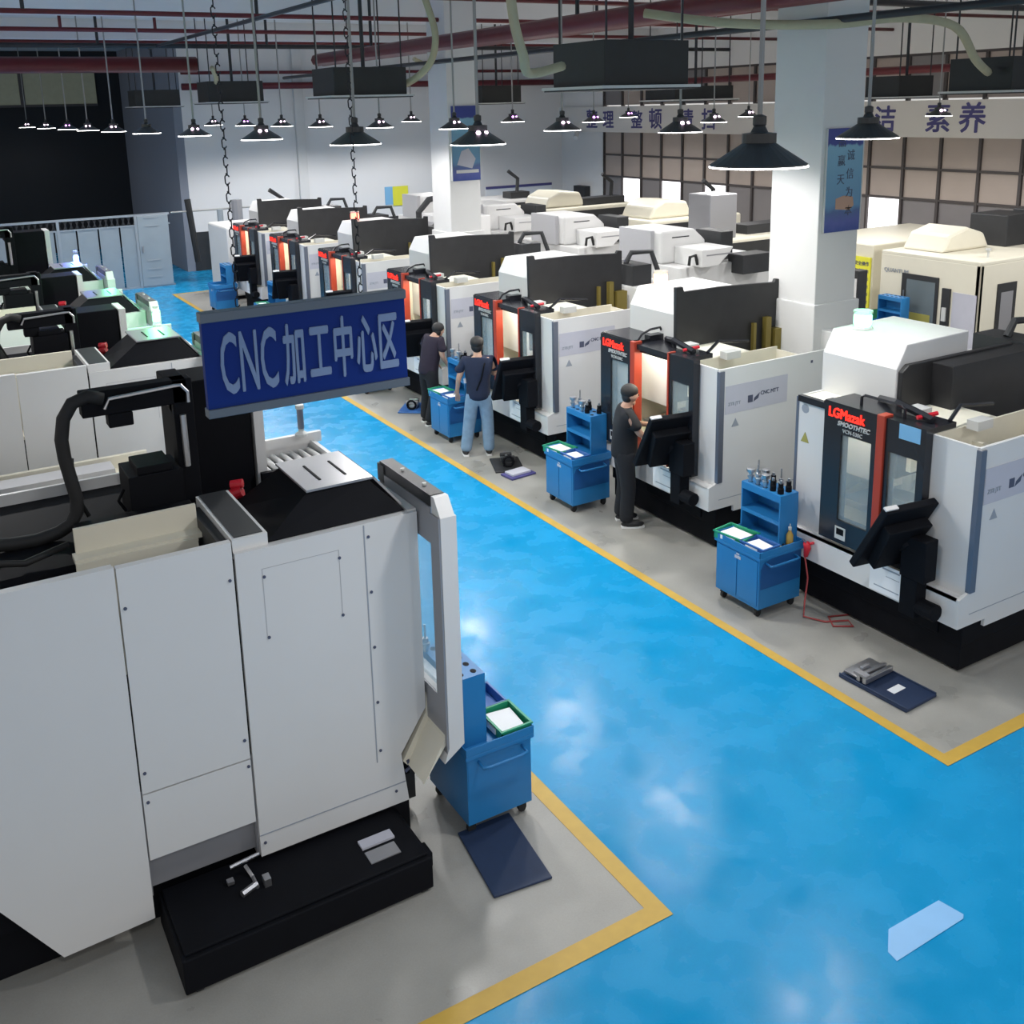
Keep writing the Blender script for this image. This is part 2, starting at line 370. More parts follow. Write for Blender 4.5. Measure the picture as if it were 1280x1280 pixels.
# ------------------------------------------------------------------ row of machining centres on the right
SIDEPOLY = [(-.12,.5),(.24,.5),(.24,.43),(2.2,.43),(2.2,2.05),(0,2.05),(0,.8),(-.12,.76)]
def vmc(openp, label, loc, beacon='bamber', text3=True):
    t = thing('machining_centre', label, 'machine', loc, 0, 'machining centres along the right of the aisle')
    part('base', 'black', t, MB().box(.04,2.25,.03,1.9,.26,.5).box(.06,2.25,.05,1.88,.03,.26).box(.1,.2,.08,.2,0,.03).box(.1,.2,1.7,1.82,0,.03).box(2.0,2.2,.08,.2,0,.03).box(2.0,2.2,1.7,1.82,0,.03)
         .box(.02,.06,.25,1.2,.30,.45), bev=.01)
    sp = part('side_panel', 'white', t, MB().xz(SIDEPOLY, -.03, 0))
    st = part('label_sheet', 'sticker', sp, MB().box(.08,.98,-.034,-.03,1.55,1.86))
    text('lettering', 'CNC MTT', .06, 'darktext', (.58,-.035,1.69), '-Y', st, bold=.002, depth=.001)
    text('lettering', 'ZT8 JTT', .05, 'greytext', (.12,-.035,1.64), '-Y', st, bold=.002, depth=.001)
    part('logo', 'darktext', st, MB().box(.40,.47,-.036,-.034,1.63,1.71).xz([(.48,1.63),(.49,1.67),(.57,1.72),(.55,1.66),(.50,1.64)],-.036,-.034))
    part('warning_triangle', 'greytext', sp, MB().xz([(.18,1.40),(.28,1.40),(.23,1.49)], -.034,-.03))
    part('seam', 'greytext', sp, MB().box(.02,2.19,-.033,-.03,.600,.606))
    part('screw', 'darktext', sp, MB().box(1.33,1.36,-.034,-.03,1.93,1.96))
    part('apron', 'white', t, MB().box(-.12,-.09,0,1.9,.5,.76).box(-.12,.0,0,1.9,.74,.76).box(-.11,0,0,1.9,.5,.52))
    part('corner_strip', 'strip', t, MB().box(-.014,.055,-.045,.0,.80,2.03))
    part('corner_strip', 'strip', t, MB().box(-.015,.03,1.88,1.91,.78,2.03))
    part('front_panel', 'white', t, MB().box(-.01,.02,0,.42,.76,2.05))
    fp = part('front_panel', 'white', t, MB().box(-.01,.02,1.47,1.88,.76,2.05).box(.02,.9,1.86,1.88,.76,2.05))
    part('trough', 'cream', t, MB().box(.02,1.25,.40,.42,1.5,2.05).box(.02,1.25,.0,.40,1.5,1.52).box(1.23,1.25,0,.4,1.52,2.02).box(.02,.04,.0,.4,1.52,2.03)
         .box(.5,.54,.1,.4,1.6,1.9).box(.55,.8,.2,.23,1.75,1.78))
    # working chamber
    part('chamber', 'creamin', t, MB().box(.85,.88,.42,1.86,.7,2.02).prism([(.0,.42,.78),(.0,1.86,.78),(.85,1.86,1.0),(.85,.42,1.0)],(0,0,-.03)).box(.0,.85,.42,.44,.78,2.02).box(.0,.85,1.83,1.85,.78,2.02).box(0,.88,.42,1.86,2.02,2.04)
         .box(.45,.85,.95,1.35,1.45,2.02))
    part('work_light', 'work', t, MB().box(.1,.16,.6,1.5,1.98,2.01))
    part('spindle', 'steel', t, MB().lathe([(.09,0),(.09,.25),(.13,.3),(.13,.5)], (.55,1.1,1.25), 12))
    part('table', 'steel', t, MB().box(.2,.75,.6,1.5,1.03,1.1).box(.35,.6,.9,1.2,1.1,1.2))
    part('roof_frame', 'blackgloss', t, MB().box(-.10,.3,.42,1.5,2.04,2.10).box(-.05,.0,.42,1.86,2.0,2.06).tube([(.1,.5,2.13),(.15,.9,2.18),(.3,1.2,2.12)],.035,6).tube([(.25,.45,2.11),(.45,.5,2.2),(.9,.5,2.14)],.018,6))
    part('roof_fitting', 'flange', t, MB().box(.35,.55,.25,.36,2.05,2.13))
    part('roof_fitting', 'flange', t, MB().box(.15,.35,.7,.85,2.10,2.15))
    part('valve', 'redpl', t, MB().tube([(.05,.62,2.13),(.22,.55,2.16)],.02,6))
    dy = .45 if openp else 0
    def fr(u0,u1,v0,v1,z0,z1,a0,a1,b0,b1): return MB().box(u0,u1,v0,a0,z0,z1).box(u0,u1,a1,v1,z0,z1).box(u0,u1,a0,a1,z0,b0).box(u0,u1,a0,a1,b1,z1)
    dl = part('door', 'blackgloss', t, fr(-.12,-.02,.88+dy,1.47+dy,.80,2.12,.935+dy,1.27+dy,1.02,1.84))
    part('door_edge', 'orange', dl, MB().box(-.135,-.02,.80+dy,.88+dy,.80,2.13), bev=.006)
    part('window', 'winglass', dl, MB().box(-.10,-.09,.935+dy,1.27+dy,1.02,1.84))
    text('lettering', 'LGMazak', .125, 'ledred', (-.125, 1.42+dy, 1.985), '-X', dl, bold=.003, sx=.86)
    text('lettering', 'SMOOTHTEC', .06, 'flange', (-.125, 1.31+dy, 1.92), '-X', dl, bold=.0015, sx=.98, shear=.2)
    text('lettering', 'VCN-530C', .05, 'flange', (-.125, 1.25+dy, 1.862), '-X', dl, sx=.95)
    part('emblem', 'flange', dl, MB().box(-.124,-.119,1.16+dy,1.28+dy,.84,.96).mat(1).box(-.127,-.12,1.18+dy,1.26+dy,.885,.945)).data.materials.append(M['black'])
    dy2 = -.14 if openp else 0
    dr = part('door', 'blackgloss', t, fr(-.11,-.02,.40+dy2,.80+dy2,.80,2.11,.47+dy2,.76+dy2,1.04,1.82))
    part('window', 'winglass', dr, MB().box(-.09,-.08,.47+dy2,.76+dy2,1.04,1.82))
    if openp: part('door_edge', 'orange', dr, MB().box(-.12,-.02,.80+dy2,.825+dy2,.80,2.12))
    else: part('label', 'bluesticker', dr, MB().box(-.116,-.11,.45,.66,1.97,2.10))
    part('grab_handle', 'blackgloss', t, MB().tube([(.02,.72,2.1),(.02,.72,2.19),(.02,.76,2.21),(.02,1.14,2.21),(.02,1.18,2.19),(.02,1.18,2.1)] if not openp else
         [(-.05,1.3,2.12),(.0,1.28,2.2),(.12,1.28,2.24),(.28,1.3,2.24),(.34,1.33,2.16)], .014, 6))
    if openp: part('door_top', 'blackgloss', t, MB().box(-.1,.35,1.28,1.92,2.06,2.13).box(.1,.4,1.26,1.36,2.09,2.17))
    # column hood
    part('column_hood', 'white', t, MB().xz([(.3,1.3),(.3,2.42),(.42,2.635),(1.28,2.65),(1.28,1.3)], 1.05, 1.9), bev=.01)
    part('bellows_cover', 'bellow', t, MB().xz([(.28,1.4),(.26,2.75),(.36,2.75),(.38,2.69),(.95,2.69),(1.4,2.67),(1.78,2.65),(1.80,2.69),(1.88,2.68),(1.88,1.4)], 1.0, 1.05) if openp else
         MB().box(.72,2.3,.78,1.04,1.4,2.44).xz([(.32,1.4),(.32,2.40),(.40,2.46),(1.9,2.46),(1.9,1.4)], 1.0, 1.05), bev=.008)
    if openp: part('guide_rail', 'stripe', t, MB().box(1.42,1.46,.95,1.0,1.5,2.2).box(1.6,1.68,.93,1.0,1.5,2.25).box(1.72,1.9,.9,1.0,1.5,2.1))
    part('rear_cabinet', 'white', t, MB().box(1.95,2.7,.2,1.85,.1,2.15), bev=.01)
    part('column_motor', 'charcoal', t, MB().box(2.0,2.35,.9,1.5,2.15,2.45).tube([(2.1,1.2,2.45),(2.2,1.2,2.6),(2.5,1.1,2.6),(2.6,1.0,2.2)],.04,8))
    # pendant
    pa = part('pendant_arm', 'black', t, MB().box(-.26,-.12,.28,.44,.5,.85).box(-.28,-.12,.20,.44,.85,1.22).tube([(-.19,.12,.60),(-.19,.3,.60)],.075,14).tube([(-.22,.40,1.1),(-.22,.52,1.22)],.09,8), bev=.01)
    a = math.radians(30)
    pm = Matrix.Translation((-.28,.52,1.2)) @ Matrix.Rotation(math.radians(-8),4,'Z') @ Matrix.Rotation(a,4,'X')
    pn = part('control_panel', 'black', t, MB().box(-.28,.27,-.035,.035,-.36,.36).xz([(-.24,.2),(.22,.2),(.16,-.3),(-.16,-.3)],-.13,-.03).xform(pm), bev=.012)
    part('screen', 'screenglass', pn, MB().box(-.2,.18,.035,.039,-.02,.28).xform(pm))
    part('top_edge', 'white', pn, MB().box(-.28,-.15,-.01,.03,.36,.375).xform(pm))
    pl = part('notice_sheet', 'paper', t, MB().box(-.215,-.205,.44,.79,.57,.84)) 
    part('print', 'greytext', pl, MB().box(-.217,-.215,.48,.66,.80,.815).box(-.217,-.215,.48,.74,.62,.63).box(-.217,-.215,.48,.62,.74,.745))
    part('bracket', 'flange', pl, MB().box(-.205,-.12,.5,.7,.60,.72))
    if beacon:
        b = part('beacon', beacon, t, MB().lathe([(.075,0),(.085,.03),(.085,.11),(.07,.13)], (.62,1.72,2.66), 14))
        part('cap', 'bcap', b, MB().lathe([(.09,.13),(.09,.155)], (.62,1.72,2.66), 14)); part('foot', 'flange', b, MB().lathe([(.1,-.02),(.09,0)], (.62,1.72,2.66), 14))
    if not openp:
        part('warning_triangle', 'yellowtri', fp, MB().yz([(1.84,1.60),(1.74,1.60),(1.79,1.70)], -.014,-.01))
        part('emblem', 'greytext', fp, MB().yz([(1.83+.045*math.cos(k*PI/5)-.03,1.93+.045*math.sin(k*PI/5)) for k in range(10)], -.013,-.01))
    return t
vmc(False, 'nearest machining centre on the right, black doors closed, green beacon on hood', (7.15,4.78,0), 'bgreen')
m2 = vmc(True, 'machining centre second from the right, open doors, operator in black beside it', (7.15,7.80,0), 'bamber')
lab = {10.95:'machining centre with open doors behind the operator in blue jeans',
       14.0:'machining centre whose open doors stand right of the hanging sign edge',
       17.30:'machining centre just above the right end of the hanging sign',
       20.35:'machining centre above the middle of the hanging sign, monitor in front',
       23.2:'farthest machining centre of the right row, under the left chain'}
for y, l in lab.items():
    c = dup(m2, (7.15,y,0), None, l)
    if y == 17.30:
        for ch in c.children:
            if ch.name.startswith('beacon'): 
                ch.data = ch.data.copy(); ch.data.materials[0] = M['bred']
    elif y != 17.30:
        for ch in list(c.children):
            if ch.name.startswith('beacon'):
                for g_ in list(ch.children): bpy.data.objects.remove(g_)
                bpy.data.objects.remove(ch)

# ------------------------------------------------------------------ left row machines
def left_machine(label, loc, beacon=None, first=False, hz=0.):
    HM = Matrix.Translation((0,0,hz))
    t = thing('machining_centre', label, 'machine', loc, 0, 'machining centres on the left seen from their side')
    pA = part('side_panel', 'white', t, MB().xz([(-1.0,2.41),(.735,2.41),(.735,.17),(.23,.15),(-.35,1.06),(-1.0,1.06)], 0, .03))
    pB = part('side_panel', 'white', t, MB().box(.745,1.375,0,.03,1.0,2.40)); pB2 = part('side_panel', 'white', t, MB().box(.745,1.375,0,.03,.56,.99))
    pC = part('side_panel', 'white', t, MB().xz([(1.39,2.32),(2.55,2.32),(2.55,.94),(2.36,.66),(2.40,.30),(1.39,.30)], 0, .03))
    part('seam', 'greytext', pC, MB().box(2.185,2.192,-.003,.0,.66,2.31).box(1.39,2.38,-.003,0,.445,.452))
    part('access_outline', 'greypaint', pC, MB().box(1.54,2.02,-.002,0,2.19,2.193).box(1.54,1.543,-.002,0,1.75,2.19).box(2.017,2.02,-.002,0,1.75,2.19))
    sc = None
    if first:
        for sx_, sz, pr in ((.77,2.16,pB),(1.35,2.17,pB),(1.35,1.13,pB),(.77,1.13,pB),(1.55,2.14,pC),(2.02,2.14,pC),(2.02,1.76,pC),(1.55,1.75,pC),(2.215,2.23,pC),(2.215,1.86,pC),(2.215,1.48,pC),(2.215,1.09,pC),(2.215,.74,pC),(1.36,.95,pB2),(.77,.94,pB2),(1.42,.39,pC),(2.31,.4,pC)):
            m_ = MB().tube([(0,0,0),(0,-.006,0)], .010, 8)
            s = part('screw', 'darktext', pr, m_); s.location = (sx_,0,sz)
    part('recess', 'greyplate', t, MB().box(.74,1.38,.07,.09,.33,1.0).box(.73,.745,.03,.17,.3,1.0).box(1.375,1.39,.03,.17,.3,1.0))
    part('panel_rim', 'white', t, MB().box(-1,.73,.03,.06,2.38,2.41).box(.745,1.375,.03,.05,2.37,2.40).box(1.39,2.55,.03,.06,2.29,2.32).box(2.50,2.56,.03,.95,2.27,2.33).box(2.53,2.56,.03,1.87,.9,2.28))
    part('base', 'black', t, MB().box(-.9,2.45,.19,1.85,0,.34).box(1.42,2.42,.04,.19,0,.29), bev=.01)
    tk = part('coolant_tank', 'black', t, MB().box(.78,2.32,-.50,.12,.02,.24).box(.80,2.30,-.47,.1,.24,.26).box(2.30,2.36,-.42,-.30,.1,.2), bev=.008)
    part('caster', 'blackmat', tk, MB().tube([(2.24,-.47,.03),(2.28,-.47,.03)], .03, 10)); part('caster', 'blackmat', tk, MB().tube([(.84,-.47,.03),(.88,-.47,.03)], .03, 10))
    part('label_plate', 'sticker', tk, MB().box(1.96,2.18,-.24,-.16,.26,.275), label='dirty metal plate on tank lid')
    part('sight_glass', 'greyplate', tk, MB().box(1.96,2.16,-.38,-.27,.26,.267))
    vv = part('valve', 'steel', t, MB().tube([(1.28,-.02,.30),(1.30,-.10,.27),(1.30,-.20,.27)],.012,6).box(1.15,1.19,-.1,-.06,.27,.29).tube([(1.18,-.06,.36),(1.36,-.06,.38)],.012,6).box(1.34,1.38,-.22,-.16,.26,.31).tube([(1.2,-.22,.28),(1.3,-.18,.28)],.02,6))
    # machine body behind the panel
    part('body', 'black', t, MB().box(-1,1.38,.62,1.87,.34,2.22).box(1.38,2.5,.2,1.0,.34,2.2).box(1.38,2.5,1.0,1.87,.34,1.85).box(-1,1.38,.12,.62,.34,1.75))
    part('trough', 'cream', t, MB().box(.62,1.33,.60,.63,2.2,2.44).box(.60,1.33,.50,.62,2.26,2.29).box(.60,1.30,.48,.50,1.75,2.27).box(.6,1.3,.05,.5,1.74,1.77))
    part('trough_wall', 'charcoal', t, MB().box(1.33,1.385,.05,.75,1.75,2.36))
    part('roof_box', ['white','charcoal'], t, MB().box(1.39,1.60,.035,.85,2.28,2.395).mat(1).box(1.41,1.58,.06,.85,2.396,2.40), bev=.0)
    cv = MB(); P = [(1.60,.05,2.33),(2.49,.05,2.325),(2.49,1.0,2.28),(1.60,.95,2.22)]; Q = [(1.92,.20,2.53),(2.31,.19,2.53),(2.32,.75,2.53),(1.94,.74,2.53)]
    cv.add(P+Q, [(0,1,5,4),(1,2,6,5),(2,3,7,6),(3,0,4,7),(4,5,6,7),(3,2,1,0)])
    ch = part('roof_cover', 'black', t, cv, label='black hipped roof cover')
    vp = part('vent_plate', 'greyplate', ch, MB().prism([(1.91,.18,2.532),(2.33,.17,2.532),(2.46,.80,2.40),(1.94,.78,2.535)],(0,0,.012)) if False else MB().box(1.90,2.34,.17,.76,2.531,2.545), label='grey plate with two slots')
    part('slot', 'black', vp, MB().box(2.03,2.045,.30,.60,2.545,2.549)); part('slot', 'black', vp, MB().box(2.20,2.215,.30,.60,2.545,2.549))
    part('roof_strip', 'greyplate', t, MB().prism([(2.34,.17,2.53),(2.49,.1,2.34),(2.49,1.0,2.34),(2.34,.78,2.53)],(.01,0,.01)))
    rk = part('roller_rack', 'black', t, MB().box(1.98,2.62,.86,1.86,2.10,2.16).box(1.98,2.62,1.36,1.40,2.16,2.27))
    for k in range(8): part('roller', 'white', rk, MB().tube([(2.06+.072*k,.95,2.26),(2.06+.072*k,1.34,2.24)],.022,8).tube([(2.06+.072*k,1.42,2.24),(2.06+.072*k,1.82,2.22)],.022,8), smooth=True)
    part('side_panel', 'white', t, MB().box(-1,2.56,1.87,1.90,.3,2.30).box(2.03,2.62,1.86,1.90,2.26,2.34))
    part('column', 'black', t, MB().box(1.43,1.96,1.45,1.86,1.85,3.0+hz), bev=.01)
    part('column_edge', 'white', t, MB().box(1.97,2.04,1.42,1.86,1.85,3.0+hz))
    bm = part('cable_carrier', 'black', t, MB().box(.80,1.45,1.05,1.17,2.97,3.13).box(.95,1.1,1.05,1.17,2.88,2.97).box(1.35,1.48,1.05,1.18,2.3-hz,3.13).box(1.35,1.48,1.1,1.5,2.9,3.1).xform(HM), bev=.008)
    part('pipe', 'steel', bm, MB().tube([(.93,1.02,3.02),(.96,1.02,3.08),(1.36,1.02,3.10),(1.40,1.02,3.10),(1.44,1.02,3.05),(1.44,1.02,2.98)],.012,6).tube([(1.40,1.03,2.55),(1.40,1.03,2.9)],.02,6).xform(HM))
    hp = [(.93,3.08),(.84,3.11),(.75,3.08),(.69,2.99),(.665,2.86),(.67,2.74),(.69,2.60),(.71,2.47),(.70,2.38),(.66,2.31),(.58,2.27),(.45,2.25),(.3,2.26),(.1,2.30),(-.2,2.33)]
    part('hose', 'blackmat', t, MB().tube([(a_,1.05,b_+hz*max(0,min(1,(b_-2.3)/.5))) for a_,b_ in hp],.042,10), smooth=True)
    part('hose', 'blackmat', t, MB().tube([(.78,1.15,2.3),(.7,1.15,2.5),(.72,1.15,2.7)],.014,6).tube([(-.3,.6,2.45),(.1,.62,2.35),(.35,.7,2.26),(.6,.75,2.3)],.022,6), smooth=True)
    part('motor', 'black', t, MB().box(1.02,1.36,1.0,1.35,2.25,2.55).box(1.08,1.3,1.02,1.3,2.55,2.60).tube([(1.0,1.1,2.3),(.96,1.1,2.38),(1.0,1.1,2.45)],.012,6), bev=.02)
    part('tray', 'black', t, MB().box(.66,1.38,.8,.98,2.22,2.34), bev=.01)
    part('cap', 'redpl', t, MB().tube([(1.65,.99,2.30),(1.72,.95,2.33)],.04,12).tube([(1.66,1.0,2.37),(1.73,.96,2.38)],.03,10), label='red cap')
    # front door frame projecting over the aisle
    df = part('door_frame', 'white', t, MB().box(2.575,2.685,-.28,-.16,.78,2.36).yz([(-.28,2.36),(-.20,2.47),(-.16,2.47),(-.16,2.36)],2.575,2.675).box(2.575,2.685,-.16,.60,.78,1.12).box(2.575,2.685,.48,.60,1.12,2.36).prism([(2.54,-.28,.68),(2.685,-.28,.78),(2.575,-.28,.78)],(0,.86,0)))
    part('inner_lining', 'greyplate', df, MB().box(2.562,2.574,-.277,-.16,.72,2.36).box(2.562,2.574,-.16,.60,.72,1.12).box(2.562,2.574,-.16,.60,2.16,2.40))
    part('window', 'winblue', df, MB().box(2.61,2.63,-.16,.48,1.12,2.16))
    tb = part('top_bar', 'charcoal', df, MB().box(2.57,2.665,-.16,.60,2.40,2.475).box(2.56,2.60,.52,.62,2.34,2.46))
    for yy in (.02,.34): part('bolt', 'flange', tb, MB().lathe([(.014,0),(.014,.015)],(2.62,yy,2.475),8))
    part('apron', 'cream', t, MB().xz([(2.37,.60),(2.55,.90),(2.56,1.04),(2.565,.86),(2.56,.80),(2.40,.56)], .0, 1.85).xz([(2.40,.57),(2.56,.84),(2.57,.98),(2.57,.80)],-.25,.0))
    part('latch', 'darktext', t, MB().tube([(2.40,.0,.60),(2.42,.0,.54),(2.38,.0,.52)],.012,6))
    part('front_base', 'charcoal', t, MB().box(2.4,2.56,.25,1.8,.1,.58))
    if beacon is not None or first:
        p_ = part('signal_pole', 'flange', t, MB().lathe([(.05,0),(.05,.02),(.022,.04),(.022,.06)],(2.45,1.83,2.34),12))
        part('signal_lamp', 'strip' if first else beacon, p_, MB().lathe([(.025,.06),(.025,.22)] if first else [(.03,.05),(.045,.07),(.045,.15),(.03,.18)],(2.45,1.83,2.34),12))
        part('signal_cap', 'flange', p_, MB().lathe([(.034,.22),(.034,.25)],(2.45,1.83,2.34),12))
    return t
left_machine('nearest left machining centre with big white side panels and black hipped cover', (0,5.5,0), None, True)
l2 = left_machine('left machining centre behind the nearest one, its hood lit green', (0,10.5,0), 'bgreen', hz=-.33)
l3 = dup(l2, (0,13.5,0), None, 'third left machining centre, green glow on its black cover')
for ch in list(l3.children):
    if ch.name.startswith('signal_pole'):
        for g_ in list(ch.children): bpy.data.objects.remove(g_)
        bpy.data.objects.remove(ch)
l4 = left_machine('farthest left machining centre with the bright blue signal lamp', (0,16.55,0), 'bblue')
# light of the coloured lamps, plus one added green light without a lamp
def plight(loc, col, e, r=.06):
    l = bpy.data.lights.new('coloured_glow','POINT'); l.energy = e; l.color = col; l.shadow_soft_size = r
    o = bpy.data.objects.new('coloured_glow', l); C.objects.link(o); o.location = loc
plight((2.45,12.33,2.75), (.08,1,.35), 30); plight((2.45,18.38,2.85), (.08,.2,1), 70); plight((2.45,15.33,2.75), (.08,1,.35), 18)  # last one has no lamp, added for the green on the third cover
plight((7.77,6.5,3.0), (.3,1,.6), 6)
# low beige cabinet between the first two left machines
t = thing('coolant_cabinet', 'low beige cabinet with dark grate between the two nearest left machines', 'cabinet', (0,8.6,0))
part('body', 'cream', t, MB().box(-1.2,1.75,.3,1.3,0,1.45), bev=.01)
part('top_panel', 'cream', t, MB().box(-1.2,1.75,1.3,1.35,1.45,1.62).box(-1.2,.62,.95,1.3,1.45,1.52).box(.55,1.75,.8,1.3,1.45,1.50))
part('grate', 'blackmat', t, MB().box(-1.2,.62,.6,.93,1.45,1.49))
part('duct', 'greypaint', t, MB().box(-.1,1.4,1.0,1.25,1.52,1.60))
part('feet', 'black', t, MB().box(-1.2,1.7,.2,.3,0,.5))

# ------------------------------------------------------------------ tool carts
def cart(label, loc, rz=0, dark=True):
    t = thing('tool_cart', label, 'cart', loc, rz, 'blue tool carts')
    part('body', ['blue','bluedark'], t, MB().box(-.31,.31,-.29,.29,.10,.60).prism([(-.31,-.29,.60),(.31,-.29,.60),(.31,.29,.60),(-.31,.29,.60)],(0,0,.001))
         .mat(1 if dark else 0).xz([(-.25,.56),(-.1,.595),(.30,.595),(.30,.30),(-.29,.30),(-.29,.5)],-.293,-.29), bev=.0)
    part('door', 'blue', t, MB().box(-.318,-.31,-.27,-.005,.13,.58).box(-.318,-.31,.005,.27,.13,.58), bev=.003)
    part('emblem', 'sticker', t, MB().box(-.322,-.318,-.05,.03,.52,.55).box(-.322,-.318,-.03,.01,.56,.575))
    part('top_tray', 'blue', t, MB().box(-.33,.33,-.31,.31,.60,.63).box(-.33,-.32,-.31,.31,.63,.69).box(-.33,.33,-.31,-.30,.63,.69).box(-.33,.33,.30,.31,.63,.69).box(.32,.33,-.31,.31,.63,.69), bev=.004)
    hm = MB().box(.06,.33,-.21,-.195,.63,1.14).box(.06,.33,.295,.31,.63,1.14).box(.315,.33,-.195,.295,.63,1.12).box(.06,.33,-.195,.295,1.11,1.14).box(.08,.31,-.195,.295,.86,.88).box(.06,.075,-.195,.295,.84,.88).box(.06,.075,-.195,.295,1.07,1.11).mat(2)
    for i in range(2):
        for j in range(5): hm.lathe([(.026,-.01),(.026,.002)], (.13+.12*i,-.15+.1*j,1.14), 12)
    rk = part('holder_rack', ['blue','bluedark','black'], t, hm)
    part('handle', 'fencerail' if rz else 'blue', t, MB().tube([(-.22,-.29,.56),(-.22,-.36,.55),(-.17,-.37,.55),(.15,-.37,.55),(.2,-.36,.55),(.2,-.29,.56)],.012,8), smooth=True)
    for sx_ in (-.25,.25):
        for sy in (-.23,.23): part('caster', 'blackmat', t, MB().tube([(sx_,sy-.015,.04),(sx_,sy+.015,.04)],.04,12).box(sx_-.03,sx_+.03,sy-.025,sy+.025,.06,.105))
    return t
c1 = cart('blue tool cart with bottle and full holder rack at the nearest right machine', (6.735,6.72,0)); c1.scale = (.87,1,1)
c2 = cart('blue tool cart beside the operator in black', (6.735,9.80,0)); c2.scale = (.87,1,1)
c3 = dup(c2, (6.72,12.95,0), None, 'blue tool cart behind the legs of the person in jeans')
dup(c2, (6.735,16.1,0), None, 'blue tool cart right behind the lower right part of hanging sign')
c5 = dup(c2, (6.735,21.6,0), None, 'blue tool cart just above the hanging sign, pipe tray on it')
c6 = dup(c2, (6.62,25.0,0), None, 'farthest blue tool cart on grey floor above the left sign end')
cl = cart('blue tool cart with tube handle at the front of the nearest left machine', (2.975,5.57,0), 0, False)
cl.rotation_euler = (0,0,0); cl.scale = (-.8,1,1)

def crate(label, loc, m, rz=0, cat='crate', paper=True, s=1.):
    t = thing('plastic_crate', label, cat, loc, rz, 'crates on the tool carts')
    b = MB(); w, l, h = .13*s, .17*s, .075
    b.box(-w,w,-l,l,0,.008).box(-w,-w+.008,-l,l,.008,h).box(w-.008,w,-l,l,.008,h).box(-w,w,-l,-l+.008,.008,h).box(-w,w,l-.008,l,.008,h).box(-w-.008,w+.008,-l-.008,-l,h-.012,h).box(-w-.008,w+.008,l,l+.008,h-.012,h).box(-w-.008,-w,-l,l,h-.012,h).box(w,w+.008,-l,l,h-.012,h)
    part('tub', m, t, b)
    part('label', 'paper', t, MB().box(-w-.010,-w-.002,-l*.5,l*.5,.015,.055))
    if paper: 
        tag(MB().xy([(-w+.02,-l+.03),(w-.04,-l+.02),(w-.02,l-.05),(-w+.03,l-.03)],loc[2]+.045,loc[2]+.05).xform(Matrix.Translation((loc[0],loc[1],0)) @ Matrix.Rotation(rz,4,'Z')).build('paper_sheet','paper'), 'white paper lying in the '+label.replace('plastic ',''), 'paper')
    return t
crate('green plastic crate on cart at the nearest right machine', (6.595,6.88,.632), 'green', .15)
crate('blue plastic crate on cart at the nearest right machine', (6.60,6.57,.632), 'bluebin', .05, s=.85)
crate('green plastic crate on cart beside operator in black', (6.595,9.97,.632), 'green', .15)
crate('blue plastic crate on cart beside operator in black', (6.60,9.65,.632), 'bluebin', .05, s=.85)
crate('green plastic crate on cart behind person in jeans', (6.58,13.12,.632), 'green', .1)
crate('blue plastic crate on cart behind person in jeans', (6.585,12.8,.632), 'bluebin', .05, s=.85)
crate('green plastic crate on cart at the left machine', (3.12,5.44,.632), 'green', .0, s=.9)
crate('blue plastic crate behind the green one at the left machine', (3.12,5.74,.632), 'bluebin', 0, paper=False, s=.8)
crate('teal plastic crate on cart above the sign', (6.59,21.7,.632), 'green', 0, s=.9)

def holder(label, loc, kind=0):
    t = thing('tool_holder', label, 'tool holder', loc, 0, 'tool holders standing in the cart racks')
    part('taper', 'steel' if kind != 1 else 'black', t, MB().lathe([(.018,0),(.024,.04),(.032,.045),(.032,.065),(.022,.07),(.022,.10)] if kind != 1 else [(.03,0),(.03,.05),(.024,.06),(.024,.10)], n=12), smooth=False)
    part('cutter', 'steel', t, MB().lathe([(.008,.10),(.008,.20)] if kind == 0 else ([(.014,.10),(.014,.13)] if kind == 1 else [(.04,.10),(.045,.13),(.02,.135)]), n=8))
    return t
h0 = holder('tool holder with thin cutter at far end of nearest right cart rack', (6.848,6.87,1.141), 0)
h1 = holder('black capped tool holder near front of nearest right cart rack', (6.848,6.57,1.141), 1)
h2 = holder('tool holder with wide face mill in nearest right cart rack', (6.953,6.87,1.141), 2)
cartn = [('nearest right cart', 6.735, 6.72), ('cart beside operator in black', 6.735, 9.80), ('cart behind person in jeans', 6.72, 12.95)]
sp = [(h1,.25,-.15),(h0,.25,-.05),(h2,.13,.05),(h1,.25,.05),(h1,.13,-.05),(h0,.25,.25),(h2,.13,.25)]
for ci, (nm, cx_, cy_) in enumerate(cartn):
    for k, (h, dx, dy) in enumerate(sp):
        if ci and k in (1,): continue
        dup(h, (cx_+dx*.87, cy_+dy, 1.141), None, 'small metal tool holder standing among others in rack of '+nm)
dup(h0, (2.97-.25,5.57+.25,1.141), None, 'single tool holder standing on rack of left cart')
dup(h1, (6.735+.113,21.4,1.141), None, 'dark tool holder on cart above the sign'); dup(h1, (6.735+.2175,21.6,1.141), None, 'dark tool holder behind the other on cart above sign')
t = thing('oil_bottle', 'amber oil bottle with clear pump cap on nearest right cart', 'bottle', (6.88,6.465,.632))
part('bottle', 'bottle', t, MB().lathe([(.032,0),(.034,.02),(.034,.12),(.016,.155),(.014,.17)], n=14), smooth=True)
part('cap', 'flange', t, MB().lathe([(.017,.17),(.017,.20),(.006,.205),(.006,.23)], n=10))
t = thing('hand_tools', 'small pile of brass and steel hand tools on nearest right cart', 'tools', (6.74,6.47,.632))
